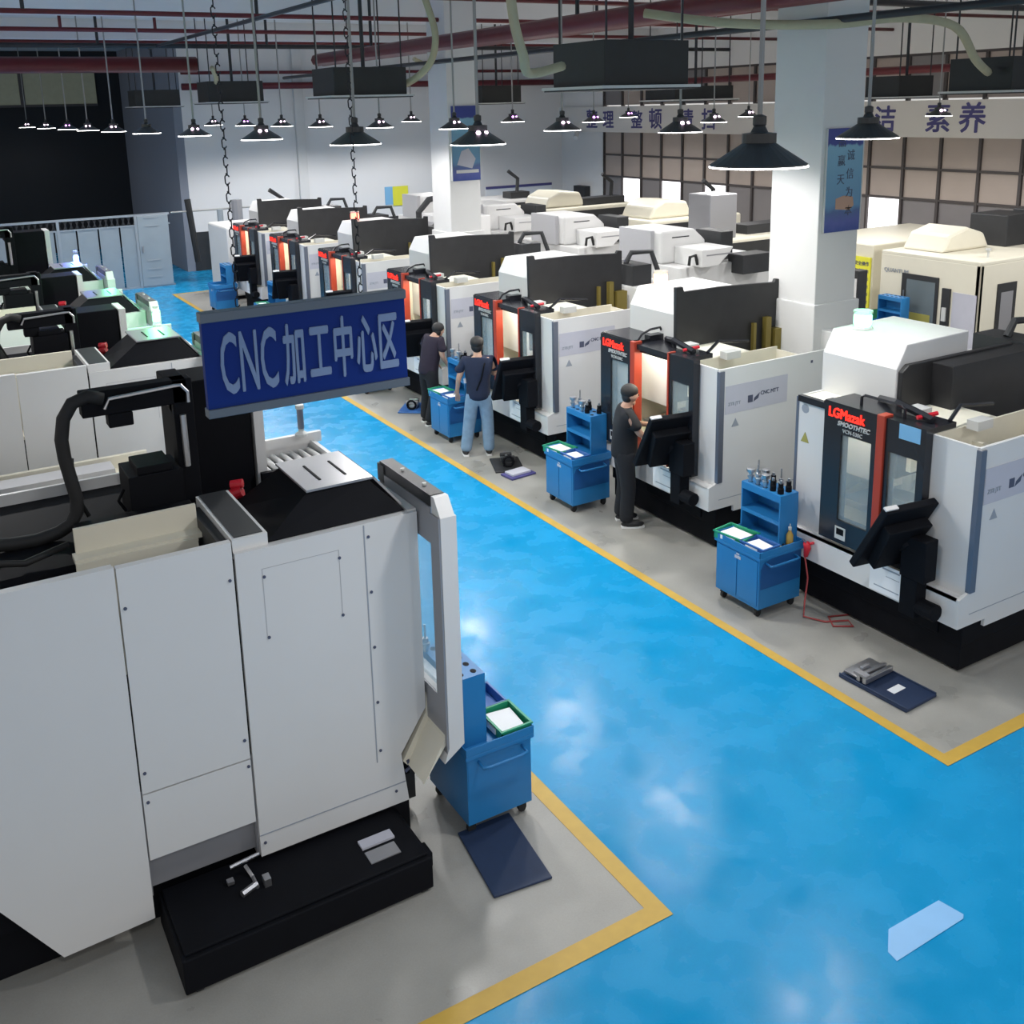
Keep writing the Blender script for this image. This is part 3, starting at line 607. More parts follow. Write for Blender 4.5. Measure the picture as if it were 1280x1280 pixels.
part('wrench', 'steel', t, MB().tube([(-.08,-.03,.012),(.06,.04,.012)],.01,6)); part('bushing', 'yellowtri', t, MB().lathe([(.025,0),(.025,.04)],(.0,-.03,0),10)); part('cloth', 'paper', t, MB().box(-.03,.03,.02,.06,0,.03)); part('bit', 'blackmat', t, MB().tube([(.05,-.05,.015),(.1,.03,.015)],.014,6))
t = thing('air_gun', 'red air gun hanging at side of nearest right cart', 'air gun', (6.96,6.33,.62))
part('grip', 'redpl', t, MB().tube([(.0,0,.08),(.02,0,.02),(.0,0,-.06)],[.03,.035,.02],8), smooth=True); part('nozzle', 'redpl', t, MB().tube([(.0,0,.06),(.06,-.04,.08)],.014,6)); part('hook', 'darktext', t, MB().tube([(0,0,.08),(0,.05,.1)],.008,6))
tag(MB().tube([(6.96,6.34,.56),(6.97,6.30,.35),(6.92,6.28,.12),(6.85,6.22,.02),(6.95,6.05,.012),(7.15,5.95,.012),(7.1,5.85,.012),(6.95,5.95,.012),(7.05,6.1,.012),(7.25,6.02,.012)],.009,6).build('air_hose','hosered',smooth=True), 'thin red air hose trailing to floor beside the nearest right cart', 'hose')
tag(MB().tube([(6.36,21.345,.68),(6.96,21.345,.68)],.045,12).build('cardboard_tube','bluesticker'), 'pale blue rolled tube lying on cart above the sign', 'tube')

# dark monitors in front of far machines
for (x_, y_, z_, l) in ((6.72,25.1,1.35,'black control monitor beside the farthest blue cart'),(6.95,21.9,1.35,'black control monitor above the middle of the hanging sign'),(6.95,16.0,1.3,'black control monitor right at the hanging sign edge')): pass

# ------------------------------------------------------------------ things on the floor
t = thing('parts_tray', 'dark blue tray with grey clamps on floor by nearest right machine', 'tray', (6.55,5.02,0), .05)
part('tray', 'navy', t, MB().box(-.2,.2,-.33,.33,.003,.03).box(-.2,-.185,-.33,.33,.03,.045).box(.185,.2,-.33,.33,.03,.045), bev=.01)
part('label', 'paper', t, MB().box(-.08,.07,-.13,-.06,.03,.033))
t2 = thing('machine_clamp', 'grey steel clamp set lying on dark blue tray', 'clamp', (6.55,5.17,.046), .05)
part('plate', 'steel', t2, MB().box(-.17,.17,.02,.16,0,.02), bev=.004)
for k, yy in enumerate((-.06,.0)): part('bar', 'steel', t2, MB().box(-.19,.17,yy-.018,yy+.018,0,.05), bev=.005)
part('jaw', 'greyplate', t2, MB().box(-.19,-.13,-.08,.05,.05,.075), bev=.004)
part('jaw', 'greyplate', t2, MB().box(-.05,.05,.06,.09,.02,.045), bev=.004)
def rig(label, loc, rz, m, m2, tl):
    t = thing('vise', label, 'vise', loc, rz)
    part('body', m, t, MB().box(-.12,.12,-.07,.07,0,.07).box(-.12,-.06,-.1,.1,.07,.14).box(.05,.11,-.08,.08,.07,.13), bev=.012)
    part('ring', 'black', t, MB().tube([(-.14,.07*math.cos(k*PI/5),.08+.07*math.sin(k*PI/5)) for k in range(11)],.018,6))
    part('screw', 'steel', t, MB().tube([(-.06,0,.1),(.18,0,.1)],.02,8))
    s = tag(MB().box(-.28,.28,-.2,.2,.003,.025).xform(Matrix.Translation((loc[0],loc[1],0)) @ Matrix.Rotation(rz,4,'Z')).build('floor_mat', m2, bev=.01), tl, 'mat')
    return t
rig('grey vise on blue mat left of the rear standing person', (6.80,14.6,.026), .9, 'steel', 'bluebin', 'bright blue mat under the vise beyond the blue carts')
rig('dark vise behind the feet of the person in jeans', (6.68,11.42,.026), 1.2, 'charcoal', 'charcoal', 'dark mat under the vise beside the person in jeans')
t = thing('parts_tray', 'navy tray holding a pale block near the person in jeans', 'tray', (6.62,11.02,0), .1)
part('tray', 'bandtext', t, MB().box(-.2,.2,-.13,.13,.003,.03), bev=.006); part('block', 'sticker', t, MB().box(-.15,.15,-.08,.1,.03,.06), bev=.004)
tag(MB().xy([(2.60,4.73),(3.0,4.68),(3.08,5.35),(2.68,5.36)],.003,.02).build('floor_mat','navy',bev=.006), 'dark navy mat in front of the left blue cart', 'mat')

# ------------------------------------------------------------------ people
def skinmesh(name, verts, edges, m, parent=None, sub=2):
    me = bpy.data.meshes.new(name); me.from_pydata([v[0] for v in verts], edges, [])
    o = bpy.data.objects.new(name, me); C.objects.link(o)
    o.modifiers.new('s','SKIN'); 
    for i, v in enumerate(verts):
        r = v[1]; me.skin_vertices[0].data[i].radius = (r,r) if not isinstance(r,tuple) else r
    me.skin_vertices[0].data[0].use_root = True
    o.modifiers['s'].use_smooth_shade = True
    s = o.modifiers.new('u','SUBSURF'); s.levels = sub; s.render_levels = sub
    dg = bpy.context.evaluated_depsgraph_get(); dg.update()
    nm = bpy.data.meshes.new_from_object(o.evaluated_get(dg)); bpy.data.objects.remove(o)
    nm.materials.clear(); nm.materials.append(M[m])
    for p in nm.polygons: p.use_smooth = True; p.material_index = 0
    q = bpy.data.objects.new(name, nm); C.objects.link(q)
    if parent: q.parent = parent
    return q
def person(label, loc, rz, s, shirt, trousers, arms, legs, lean=0., headf=.03, headdrop=0., shoe='shoe', hand_r=.009):
    # faces local +X ; left is +Y.  arms/legs: dict of side -> joint points
    hx = lambda z: lean*(z-.92)
    V = []; Ed = []
    def a(p, r, par=None):
        V.append(((p[0]*s,p[1]*s,p[2]*s), r*s if not isinstance(r,tuple) else (r[0]*s,r[1]*s)))
        if par is not None: Ed.append((par,len(V)-1))
        return len(V)-1
    pel = a((0,0,.94),.115); sp = a((hx(1.1),0,1.1),.11,pel); ch = a((hx(1.28),0,1.28),.13,sp); nb = a((hx(1.42),0,1.42),.075,ch)
    nk = a((hx(1.5)+headf*.4,0,1.49-headdrop*.3),.05,nb); hc = a((hx(1.6)+headf,0,1.585-headdrop),.080,nk); ht = a((hx(1.65)+headf,0,1.655-headdrop),.075,hc)
    nose = a((hx(1.6)+headf+.098,0,1.585-headdrop),.014,hc); chin = a((hx(1.6)+headf+.055,0,1.52-headdrop),.035,nk)
    for sg in (1,-1): a((hx(1.6)+headf-.005,sg*.088,1.59-headdrop),.018,hc)
    for sg, nm in ((1,'l'),(-1,'r')):
        sh = a((hx(1.4),sg*.165,1.40),.062,ch)
        el, wr, pa = arms[nm]
        e = a(el,.042,sh); w = a(wr,.027,e); pmv = a(pa,.033,w)
        d = Vector(pa)-Vector(wr); d = d.normalized()*.045; side = d.cross(Vector((0,0,1)));
        side = side.normalized() if side.length > 1e-4 else Vector((1,0,0))
        for k, ln in enumerate((.9,1.1,1.2,1.05)):
            off = side*(.013*(k-1.5)*1.4)
            p1 = Vector(pa)+off+d*.6; f1 = a(p1, hand_r, pmv); f2 = a(p1+d*ln*.7+Vector((0,0,-.012)), hand_r*.9, f1); a(p1+d*ln*1.2+Vector((0,0,-.035)), hand_r*.75, f2)
        th = a(Vector(wr)+d*.6+side*(-.035*sg), hand_r*1.05, w); a(Vector(wr)+d*1.6+side*(-.05*sg)+Vector((0,0,-.01)), hand_r*.85, th)
        hp = a((0,sg*.09,.88),.09,pel); kn, an, to = legs[nm]
        k_ = a(kn,.055,hp); an_ = a(an,.036,k_); a(to,.032,an_)
    body = skinmesh('person', V, Ed, 'skin'); body.location = loc; body.rotation_euler = (0,0,rz); tag(body, label, 'person')
    # shirt
    V2=[]; E2=[]
    def b(p, r, par=None):
        V2.append(((p[0]*s,p[1]*s,p[2]*s), r*s)); 
        if par is not None: E2.append((par,len(V2)-1))
        return len(V2)-1
    c_ = b((hx(1.28),0,1.28),.152); w_ = b((hx(1.1),0,1.1),.150,c_); h_ = b((0,0,.92),.162,w_); b((0,0,.80),.165,h_); n_ = b((hx(1.42),0,1.425),.088,c_)
    for sg, nm in ((1,'l'),(-1,'r')):
        q = b((hx(1.38),sg*.172,1.385),.083,c_); el = Vector(arms[nm][0]); st = Vector((hx(1.4),sg*.165,1.40)); b(st.lerp(el,.75),.064,q)
    sh_ = skinmesh('shirt', V2, E2, shirt, body)
    for v_ in sh_.data.vertices:
        v_.co.y *= 1.14 if v_.co.z < 1.30*s else 1.06; v_.co.x *= 1.05
    # widen torso a little
    V2=[]; E2=[]
    r0 = b((0,0,1.0),.14); r0 = b((0,0,.90),.14,r0); 
    for sg, nm in ((1,'l'),(-1,'r')):
        kn, an, to = legs[nm]; hq = b((0,sg*.09,.82),.115,r0); kq = b(kn,.094,hq); b(Vector(an)*.85+Vector(kn)*.15,.088,kq); b((an[0],an[1],an[2]-.035),.085,len(V2)-1)
    skinmesh('trousers', V2, E2, trousers, body)
    for nm in ('l','r'):
        kn, an, to = legs[nm]; an = Vector(an)*s; to = Vector(to)*s
        dr = (to-an); ang = math.atan2(dr.y,dr.x); 
        mt = Matrix.Translation(((an.x+to.x)/2, (an.y+to.y)/2, min(an.z,to.z)-.03*s if False else max(0,to.z-.033*s))) @ Matrix.Rotation(ang,4,'Z')
        b1 = MB().ball((.0,0,.045),.05,12,8,(2.7,1.0,.95)).xform(mt)
        so = part('shoe', shoe, body, b1, smooth=True)
        part('sole', 'sole', so, MB().xy([(-.13,-.035),(-.13,.035),(-.05,.045),(.08,.05),(.14,.02),(.14,-.02),(.08,-.05),(-.05,-.045)],.002,.022).xform(mt))
    hb = (hx(1.6)+headf)*s
    hair = MB().ball((hb-.018*s,0,(1.64-headdrop)*s),.1*s,14,9,(1.05,.98,.92))
    hair.ball((hb-.045*s,0,(1.585-headdrop)*s),.085*s,12,8,(.75,1.0,1.0))
    part('hair', 'hair', body, hair, smooth=True)
    for sg in (1,-1): part('eye', 'hair', body, MB().ball((hb+.083*s,sg*.032*s,(1.60-headdrop)*s),.009*s,8,6), smooth=True)
    part('mouth', 'redpl', body, MB().box(hb+.078*s,hb+.086*s,-.018*s,.018*s,(1.548-headdrop)*s,(1.553-headdrop)*s))
    return body
# operator in black, facing the control panel (to the right)
person('person in black tee and trousers standing at control panel, reaching to it', (6.80,8.95,0), math.radians(-25), .99, 'teeblack', 'teeblack',
       {'l':((.16,.24,1.16),(.36,.10,1.17),(.43,.06,1.18)), 'r':((.14,-.24,1.16),(.34,-.15,1.15),(.41,-.12,1.15))},
       {'l':((.03,.10,.48),(-.02,.11,.09),(.13,.12,.035)), 'r':((.03,-.11,.48),(.0,-.12,.09),(.15,-.13,.035))}, lean=.04, headf=.05, headdrop=.02)
p3 = person('person in navy tee and light blue jeans seen from behind', (6.60,12.02,0), math.radians(60), .99, 'teenavy', 'jeans',
       {'l':((-.02,.27,1.14),(.08,.30,.93),(.12,.30,.86)), 'r':((.08,-.24,1.16),(.28,-.16,1.18),(.35,-.14,1.18))},
       {'l':((.02,.14,.48),(-.03,.20,.09),(.11,.22,.035)), 'r':((.02,-.12,.48),(-.02,-.13,.09),(.13,-.12,.035))}, lean=.02, headf=.02, headdrop=.0)
part('shoulder_strap', 'black', p3, MB().tube([(-.0,-.12,1.40),(-.135,-.09,1.32),(-.15,-.05,1.15),(-.145,.02,.98)],.012,6))
part('emblem', 'sticker', p3, MB().box(-.06,.02,.27,.275,1.02,1.12) if False else MB().tube([(-.02,.175,1.06),(-.02,.178,1.12)],.025,6))
person('person in dark plum tee bending head forward beside the hanging sign', (6.68,13.75,0), math.radians(10), .95, 'teeplum', 'teeblack',
       {'l':((.10,.25,1.15),(.26,.2,.98),(.32,.18,.92)), 'r':((.12,-.24,1.14),(.26,-.2,.96),(.31,-.18,.9))},
       {'l':((.03,.10,.48),(-.02,.11,.09),(.13,.12,.035)), 'r':((.03,-.11,.48),(-.1,-.12,.09),(.04,-.13,.035))}, lean=.28, headf=.06, headdrop=.08)

# ------------------------------------------------------------------ hanging sign with chains
SX0, SX1, SY, SZ0, SZ1 = 1.105, 2.118, 4.6, 3.42, 3.915
sg = thing('hanging_sign', 'blue hanging sign with grey rails and pale CNC lettering', 'sign', (0,SY,0))
part('board', 'signblue', sg, MB().box(SX0,SX1,0,.04,SZ0+.04,SZ1-.045))
part('rail', 'signrail', sg, MB().box(SX0-.005,SX1+.005,-.015,.055,SZ1-.045,SZ1), bev=.003)
part('rail', 'signrail', sg, MB().box(SX0-.005,SX1+.005,-.015,.055,SZ0,SZ0+.042), bev=.003)
text('lettering', 'CNC', .41, 'signtext', (SX0+.066,-.003,3.528), '-Y', sg, sx=.31, bold=.004)
W = (SX1-SX0)
for ch_, fx in (('加',.42),('工',.545),('中',.665),('心',.785),('区',.90)):
    text('lettering', ch_, .315, 'signtext', (SX0+W*fx,-.003,3.55), '-Y', sg, sx=.36, bold=.0075, align='CENTER')
def chain(x, label):
    m = MB(); z = SZ1; i = 0
    while z < ZC-.02:
        L, w = .030, .0095
        pts = []
        for k in range(13):
            a_ = 2*PI*k/12; cx_ = math.cos(a_)*w; cz = math.sin(a_)*w + (L-w if math.sin(a_) >= 0 else -(L-w))*.55
            pts.append((cx_,0,cz) if i % 2 == 0 else (0,cx_,cz))
        m.tube([(x+p[0],SY+.02+p[1],z+.028+p[2]) for p in pts], .003, 5, caps=False)
        z += .040; i += 1
    tag(m.build('chain','chain'), label, 'chain', 'chains holding the hanging sign')
chain(1.285, 'left black steel chain holding the hanging sign'); chain(1.895, 'right black steel chain holding the hanging sign')

# ------------------------------------------------------------------ high bay lamps
def lamp(loc, label, spark='spark', r=.25, e=None):
    t = thing('high_bay_lamp', label, 'lamp', loc, 0, 'pendant lamps over the hall')
    k = r/.25
    part('shade', 'lampblack', t, MB().lathe([(.25*k,0),(.25*k,.008),(.085*k,.115*k),(.085*k,.12*k),(.083*k,.118*k),(.244*k,.004)], n=28), smooth=False)
    part('rim', 'lampem', t, MB().lathe([(.252*k,-.007),(.252*k,.0)], n=28))
    part('driver', 'lampblack', t, MB().lathe([(.088*k,.118*k),(.088*k,.165*k),(.045*k,.17*k),(.03*k,.20*k),(.035*k,.21*k),(.035*k,.25*k),(.015*k,.26*k)], n=18))
    part('rod', 'rod', t, MB().tube([(0,0,.25*k),(0,0,ZC-loc[2]+.01)],.015*k,6))
    if spark:
        part('glint', spark, t, MB().ball((-.05,-.10*k,.10*k),.022,8,6)); part('glint', spark, t, MB().ball((.03,-.10*k,.10*k),.018,8,6))  # small glowing balls added as glints on the shade
    return t
ENERGY = 265
def spot(x, y, z, e=1., rad=.14):
    l = bpy.data.lights.new('hall_light','SPOT'); l.energy = ENERGY*e; l.spot_size = math.radians(158); l.spot_blend = .35; l.shadow_soft_size = rad; l.color = (1,.985,.965)
    o = bpy.data.objects.new('hall_light', l); C.objects.link(o); o.location = (x,y,z-.06)
ZL = 4.46
near = [(3.88,3.97,'large dark pendant lamp at the upper right, nearest of all',None),(3.96,9.57,'dark pendant lamp crossed by the right sign chain',None),(4.60,8.24,'pendant lamp glinting before the far pillar','spark'),
        (7.04,5.95,'dark pendant lamp in front of the script poster',None),(3.97,12.57,'pendant lamp with glints right of the left sign chain','spark')]
for x, y, l, sp_ in near: lamp((x,y,ZL), l, sp_); spot(x,y,ZL, .55 if y < 6.5 else .8)
far = [(7.6,20.15,'small lamp left of the right chain, before the white back wall','spark'),(7.6,17.2,'small lamp just right of the right chain','spark'),(4.0,15.95,'lamp between dark recess and left sign chain, lower than its neighbours','spark'),
       (7.6,28.2,'tiny lamp beside the left chain','spark'),(7.6,25.3,'tiny violet lamp right of the left chain','spark2'),(7.6,22.55,'tiny lamp between the two chains','spark'),(11.1,23.2,'tiny lamp left of the far pillar','spark'),
       (11.1,18.4,'tiny violet lamp right of the far pillar','spark2'),(7.6,11.35,'lamp glinting left of the wall characters','spark'),(7.6,9.0,'lamp glinting in front of the wall characters','spark'),(7.6,14.35,'lamp glinting beside the far pillar top','spark'),
       (4.0,37.6,'leftmost faint lamp before the dark hall end','spark'),(4.0,32.85,'second lamp from the left before the dark hall end','spark'),(4.0,28.7,'third lamp from the left before the dark hall end','spark2'),(4.0,25.6,'fourth lamp from the left before the dark hall end','spark'),
       (4.0,22.45,'fifth lamp from the left before the dark hall end','spark'),(4.0,19.3,'sixth lamp from the left, below the far corner ceiling unit',None)]
for x, y, l, sp_ in far: lamp((x,y,ZL), l, sp_, .24); spot(x,y,ZL,.72 if y < 30 else .04)
for x, y, l, sp_ in ((11.1,15.55,'tiny lamp in front of the leftmost wall characters','spark2'),(14.6,19.1,'tiny lamp between the second and third wall characters','spark2'),(11.1,12.35,'small lamp in front of the wall characters, nearer the large dark lamp','spark'),
                    (14.6,15.25,'small lamp just left of the large dark lamp','spark'),(14.6,10.95,'small lamp over the wall characters right of the poster lamp','spark')):
    lamp((x,y,ZL), l, sp_, .2); spot(x,y,ZL,.8)
for x, y in ((3.9,.3),(7.2,1.5),(.3,1.5)): spot(x,y,ZL,.38)  # unseen lamps behind the view: lights added without lamp bodies
for x, y in ((.3,12.),(.3,18.)): spot(x,y,ZL,.8)  # unseen lamps over the left row, lights only
for x, y in ((16.,5.),(17.5,9.5),(17.5,14.5),(17.5,19.5),(17.5,25.),(14.5,28.5),(10.5,28.5)): spot(x,y,ZL,1.25)  # lights without lamps, added to brighten the window wall and back wall

# ------------------------------------------------------------------ ceiling mounted air units
def ac(label, loc, w=1.3, dpt=1.1, h=.45, ang=0.):
    t = thing('air_unit', label, 'air conditioner', loc, ang, 'black ceiling air units')
    part('casing', 'duct', t, MB().box(-w/2,w/2,-dpt/2,dpt/2,.03,h), bev=.006)
    part('flange', 'flange', t, MB().box(-w/2-.09,w/2+.09,-dpt/2-.09,dpt/2+.09,0,.028))
    part('grille', 'charcoal', t, MB().box(-w/2-.07,w/2+.07,-dpt/2-.07,dpt/2+.07,-.015,0))
    for sx_ in (-1,1):
        for sy in (-1,1): part('hanger', 'darkpipe', t, MB().tube([(sx_*w*.45,sy*dpt*.45,h),(sx_*w*.45,sy*dpt*.45,ZC-loc[2])],.012,5))
    part('bracket', 'darkpipe', t, MB().tube([(0,-dpt*.2,h),(0,-dpt*.2,ZC-loc[2])],.03,6))
    return t
ac('largest black ceiling unit, upper middle right', (6.58,8.75,4.93), 1.05, .9, .46)
ac('black ceiling unit crossed by the right sign chain', (6.45,15.3,4.97), 1.2, .9, .44)
ac('black ceiling unit crossed by the left sign chain', (6.60,22.9,4.98), 1.2, .9, .46)
ac('far black ceiling unit over the dark left corner', (6.5,30.0,4.97), 1.2, .9, .46)
ac('black ceiling unit right of the far pillar', (13.6,23.5,4.83), 1.15, .9, .45)
ac('black ceiling unit cut by the right picture edge', (12.85,8.6,4.80), 1.25, .9, .44)
ac('small black ceiling unit right of the near pillar', (17.4,14.0,4.74), 1.0, .8, .42)
ac('black ceiling unit partly behind the largest one', (13.9,16.2,4.79), 1.5, .9, .28)

# pipes
def pipe(label, pts, r, m='redpipe', cat='pipe', name='pipe', grp='pipes under the ceiling', n=8):
    return tag(MB().tube(pts, r, n).build(name, m, smooth=True), label, cat, grp)
pipe('thick red main pipe across the left hall end', [(-8,24.0,5.85),(6.2,24.0,5.85)], .17)
pipe('thick dark red main pipe running to the upper right', [(8.3,22.,5.85),(8.3,-2,5.85)], .13)
pipe('upper thin red sprinkler pipe across the hall', [(-8,14.0,6.35),(XR,14.0,6.35)], .035)
pipe('second thin red sprinkler pipe across the hall', [(-8,17.5,6.35),(XR,17.5,6.35)], .04)
pipe('third thin red sprinkler pipe across the hall', [(-8,21.0,6.35),(XR,21.0,6.35)], .04)
pipe('fourth thin red sprinkler pipe at the back', [(-8,25.2,6.4),(XR,25.2,6.4)], .04)
pipe('red pipe high on the back wall', [(7.7,YB-.3,5.55),(XR,YB-.3,5.55)], .10)
pipe('dark red pipe just above another on back wall', [(7.7,YB-.3,5.95),(XR,YB-.3,5.95)], .05)
pipe('thin red pipe along the window wall', [(XR-1.2,29,5.35),(XR-1.2,-2,5.35)], .09)
pipe('thin red branch pipe running along the aisle', [(11.5,30,6.1),(11.5,-2,6.1)], .045)
pipe('dark conduit crossing near the top of the frame', [(-8,10.5,6.1),(XR,10.5,6.1)], .05, 'darkpipe', 'conduit', 'conduit', 'dark conduits under the ceiling')
pipe('dark cable tray above the main pipe', [(-8,23.2,6.20),(XR,23.2,6.20)], .05, 'darkpipe', 'conduit', 'conduit', 'dark conduits under the ceiling')
pipe('dark conduit along the aisle towards upper right', [(5.2,24,6.2),(5.2,2,6.2)], .035, 'darkpipe', 'conduit', 'conduit', 'dark conduits under the ceiling')
pipe('dark conduit following the red main pipe', [(8.9,26,5.6),(8.9,-2,5.6)], .04, 'darkpipe', 'conduit', 'conduit', 'dark conduits under the ceiling')
for k, (x_, y_, z_) in enumerate(((1.4,10.5,6.1),(3.9,10.5,6.1),(6.4,10.5,6.1),(8.7,10.5,6.1),(2.0,17.5,6.35),(5.6,17.5,6.35),(9.3,17.5,6.35),(4.,23.2,6.2),(7.6,23.2,6.2),(8.3,5.,5.85),(8.3,12.,5.85),(8.3,19.,5.85),(11.5,9.,6.1),(11.5,16.,6.1))):
    tag(MB().tube([(x_,y_,z_),(x_,y_,ZC)],.03,6).build('pipe_hanger','darkpipe'), 'dark vertical hanger rod fixing pipes to the ceiling', 'hanger', 'hanger rods under the ceiling')
k = 0
for x_ in (-.4,1.3,3.0,4.7): 
    pipe('short red sprinkler drop on the left sprinkler pipe', [(x_,21.0,6.35),(x_,21.0,6.62)], .03, cat='sprinkler', name='sprinkler', grp='sprinkler heads at left'); 
# beige insulated hoses
def hose(label, pts, r=.055):
    # smooth by Catmull-Rom
    P = [Vector(p) for p in pts]; P = [P[0]]+P+[P[-1]]; out = []
    for i in range(1,len(P)-2):
        for k in range(6):
            u = k/6; out.append(.5*((2*P[i])+(P[i+1]-P[i-1])*u+(2*P[i-1]-5*P[i]+4*P[i+1]-P[i+2])*u*u+(-P[i-1]+3*P[i]-3*P[i+1]+P[i+2])*u**3))
    out.append(P[-2])
    tag(MB().tube(out, r, 8).build('insulated_hose','hosebeige',smooth=True), label, 'hose', 'beige insulated hoses at the ceiling units')
hose('beige hose curving down left of the far pillar', [(7.3,14.6,6.4),(7.45,14.6,5.9),(7.42,14.7,5.5),(7.25,14.9,5.25),(7.0,15.1,5.1)])
hose('beige hose dropping to the left side of the largest ceiling unit', [(4.75,7.9,5.9),(4.80,7.9,5.5),(4.95,8.0,5.22),(5.2,8.3,5.08),(5.7,8.5,5.15)], .045)
hose('long beige hose sweeping over the near pillar to right unit', [(7.4,9.4,5.75),(8.0,8.7,5.60),(8.8,8.0,5.55),(9.7,7.85,5.62),(10.7,7.9,5.55),(11.4,8.1,5.2),(12.1,8.4,5.05)], .05)
hose('thin beige hose dropping to ceiling unit right of the far pillar', [(10.9,22.5,5.9),(11.5,22.8,5.7),(12.2,23.2,5.3),(12.9,23.5,5.1)], .05)
hose('beige hose beside the left sign chain', [(6.0,22.0,5.7),(6.15,22.3,5.5),(6.2,22.6,5.35)], .05)

# ------------------------------------------------------------------ rows behind
def hood_machine(label, loc, dark=True):
    t = thing('enclosed_machine', label, 'machine', loc, 0, 'white enclosed machines behind the right row')
    part('body', 'white', t, MB().box(0,2.4,0,2.2,.1,1.9), bev=.02)
    part('hood', 'white', t, MB().xz([(0,1.9),(0,2.5),(.78,2.5),(1.05,2.28),(1.05,1.9)], .55, 1.7), bev=.04)
    part('side_cover', 'greypaint', t, MB().prism([(0,.55,1.9),(0,.55,2.5),(-.12,1.0,2.5),(-.12,1.7,2.5),(-.12,1.7,1.9),(0,.55,1.9)],(.1,0,0)) if False else MB().box(-.08,.0,.75,1.7,1.9,2.5))
    part('lower_box', 'white', t, MB().xz([(.3,1.9),(.3,2.22),(1.05,2.22),(.98,2.12),(.7,1.9)], -.2, .54), bev=.015)
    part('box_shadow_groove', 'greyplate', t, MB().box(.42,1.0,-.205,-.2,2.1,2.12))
    part('slot', 'charcoal', t, MB().box(.25,.65,.545,.55,2.36,2.38))
    part('screen_housing', 'charcoal', t, MB().box(1.2,1.5,.3,1.0,1.9,2.42).box(1.2,1.9,-.3,.1,1.7,2.05), bev=.01)
    part('hose', 'blackmat', t, MB().tube([(.1,-.1,1.95),(.12,-.1,2.1),(.25,-.1,2.12),(.3,-.1,1.95)],.03,6))
    part('base', 'black', t, MB().box(.1,2.3,.1,2.1,0,.1))
    return t
hA = hood_machine('white hooded machine with dark slot left of the near pillar', (11.8,13.9,0))
dup(hA, (11.9,17.2,0), None, 'white hooded machine behind the amber beacon machine')
dup(hA, (12.0,20.6,0), None, 'white hooded machine right beside the far pillar')
dup(hA, (11.95,23.9,0), None, 'farthest white hooded machine before the back wall board')
# cream machine at the right
t = thing('enclosed_machine', 'large cream enclosed machine with window door at right edge', 'machine', (16.25,11.1,0))
part('body', 'creambody', t, MB().box(0,4.5,0,.1,.15,1.84).box(0,.1,0,2.14,.15,1.84).box(0,4.5,0,2.14,1.82,1.90).box(.1,4.5,2.0,2.14,.15,1.84).box(.9,4.5,.1,2.0,.15,1.8), bev=.02)
dd = part('door', 'charcoal', t, MB().box(-.03,-.0,.82,1.62,.2,1.52), bev=.006)
part('window', 'winglass', dd, MB().box(-.035,-.03,.88,1.50,.4,1.42)); part('handle', 'steel', dd, MB().tube([(-.06,1.54,.5),(-.06,1.54,1.2)],.015,6))
part('interior_part', 'yellowtri', dd, MB().box(-.037,-.035,.95,1.4,.6,.8))
cp = part('control_column', 'charcoal', t, MB().box(-.05,0,.56,.72,.3,1.35)); part('button', 'bgreen', cp, MB().box(-.07,-.05,.6,.66,.35,.43)); part('handset', 'flange', cp, MB().box(-.08,-.05,.6,.68,.75,1.0))
part('grey_panel', 'sticker', t, MB().box(-.012,0,.04,.52,.3,1.3))
sw = part('side_window', 'charcoal', t, MB().box(.5,1.05,-.02,0,.35,1.46)); part('glass', 'greyplate', sw, MB().box(.6,.95,-.025,-.02,.55,1.3))
text('lettering', 'QUANTUM', .11, 'greytext', (-.01,2.05,1.50), '-X', t)
part('roof_hood', 'creambody', t, MB().xz([(.4,1.9),(.6,2.22),(1.1,2.34),(1.6,2.2),(1.8,1.9)], 1.1, 2.0), bev=.05)
part('roof_tank', 'charcoal', t, MB().box(2.0,2.9,.9,1.7,1.9,2.5).box(2.9,3.1,1.0,1.4,1.9,2.55), bev=.02)
part('roof_knob', 'flange', t, MB().lathe([(.02,0),(.02,.12),(.05,.13),(.05,.16)],(.6,.3,1.9),8))
part('base', 'charcoal', t, MB().box(.05,4.4,.05,2.1,0,.15))
dup(c2, (15.65,12.5,0), None, 'blue tool cart standing left of the cream machine window')
t = thing('enclosed_machine', 'cream machine carrying the yellow notice behind the near pillar', 'machine', (17.12,14.15,0))
part('body', 'creambody', t, MB().box(0,3.6,0,2.0,.45,1.82), bev=.03); part('base', 'green', t, MB().box(-.0,3.5,.02,1.9,0,.45))
ps = tag(MB().box(17.08,17.115,14.18,14.62,.50,1.55).build('yellow_notice','posteryellow'), 'yellow notice with rows of dark characters', 'notice')
for k in range(6): text('lettering', '安全操作', .095, 'darktext', (17.077,14.59,1.38-k*.16), '-X', ps, bold=.002, depth=.001)
t = tag(MB().box(15.35,15.6,13.0,13.2,0,1.6).build('switch_cabinet','charcoal',bev=.01), 'narrow dark cabinet right behind the near pillar', 'cabinet')
part('door', 'white', t, MB().box(15.34,15.35,13.03,13.18,1.0,1.45))
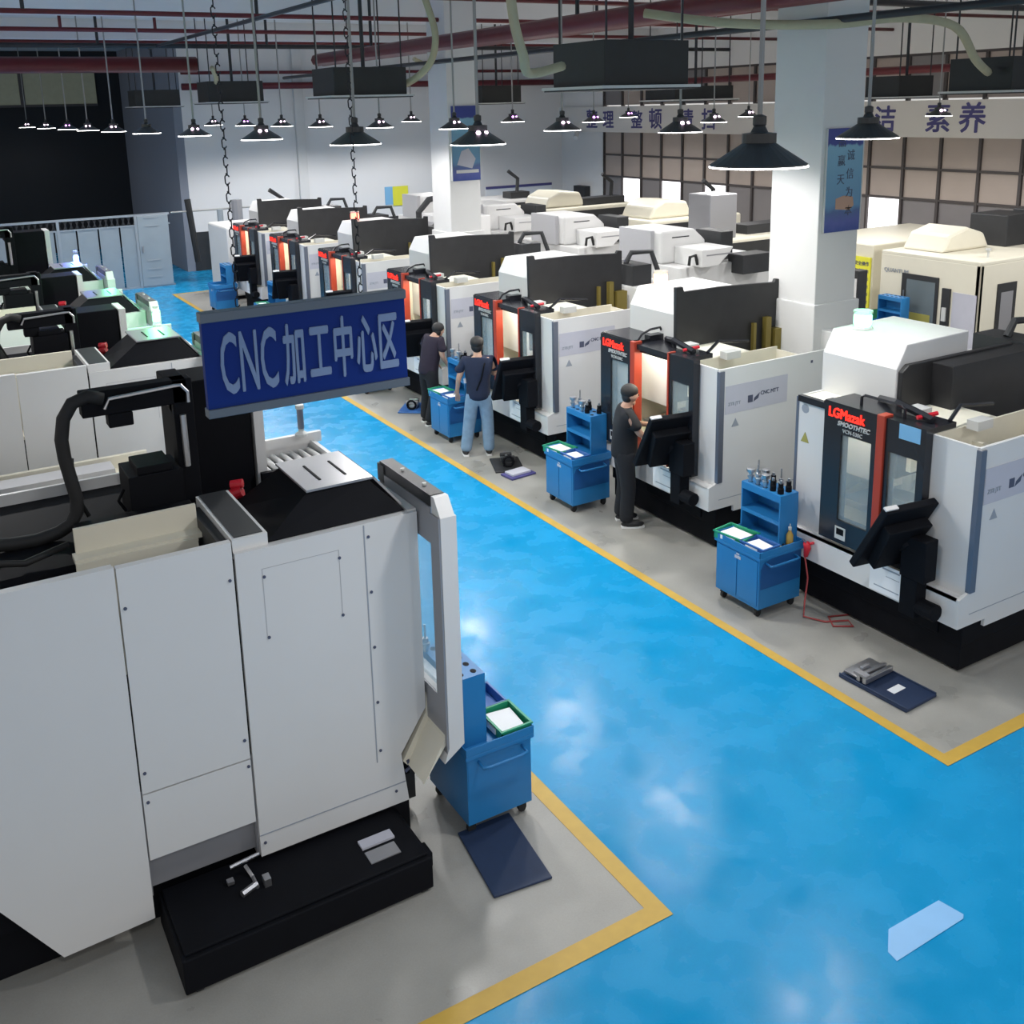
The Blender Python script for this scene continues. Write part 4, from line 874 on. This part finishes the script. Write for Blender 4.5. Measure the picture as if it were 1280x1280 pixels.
# far cream machines
def far_machine(label, loc, L=3.2, col='creambody', arch=True, grey=False):
    t = thing('enclosed_machine', label, 'machine', loc, 0, 'far cream machines by the window wall')
    part('body', col, t, MB().box(0,L,0,1.8,.1,1.9), bev=.05)
    part('window_band', 'charcoal', t, MB().box(.25,L-.3,-.02,0,1.35,1.8))
    if arch: part('roof_hood', col, t, MB().xz([(.2,1.9),(.35,2.2),(.7,2.35),(1.4,2.3),(1.6,1.9)], .3, 1.5), bev=.06)
    part('roof_duct', 'charcoal', t, MB().box(1.5,L-.2,.3,.8,1.9,2.1).tube([(L-.5,.6,1.9),(L-.45,.6,2.5),(L-.8,.6,2.75)],.06,8))
    if grey: part('tank', 'greyplate', t, MB().box(.25,1.0,.1,.8,1.9,2.85), bev=.02)
    part('base', 'black', t, MB().box(.1,L-.1,.1,1.7,0,.1))
    return t
far_machine('far cream machine with arched hood before the window wall corner', (15.6,24.2,0))
far_machine('far cream machine with windshield-like dark window at mid right', (16.0,20.0,0), 3.0)
far_machine('long cream machine with grey tank left of the near pillar', (14.45,16.3,0), 4.2, grey=True, arch=False)
far_machine('low white machine by the back wall beside the far pillar', (15.2,27.6,0), 2.4, 'white', False)
far_machine('white machine at the hall end above the left blue carts', (7.15,26.2,0), 2.2, 'white', False)
t = thing('cable_arm_machine', 'white machine with arched black cable arm left of the far pillar', 'machine', (10.2,19.6,0))
part('body', 'white', t, MB().box(0,1.0,0,1.4,0,2.45), bev=.02); part('cable_arm', 'charcoal', t, MB().tube([(-.6,.3,2.0),(-.6,.3,2.6),(-.35,.3,2.85),(0,.3,2.9),(.3,.3,2.65)],.07,8).box(.1,.6,.1,.6,2.45,2.75))
part('cabinet_side', 'greypaint', t, MB().box(-.02,0,.1,1.3,.2,2.3))

# ------------------------------------------------------------------ world, view
w = bpy.data.worlds.new('world'); SC.world = w; w.use_nodes = True
w.node_tree.nodes['Background'].inputs[0].default_value = (1,.985,.96,1); w.node_tree.nodes['Background'].inputs[1].default_value = .60
SC.view_settings.view_transform = 'Standard'; SC.view_settings.look = 'None'; SC.view_settings.gamma = 1; SC.view_settings.use_curve_mapping = False
SC.view_settings.exposure = 0.08
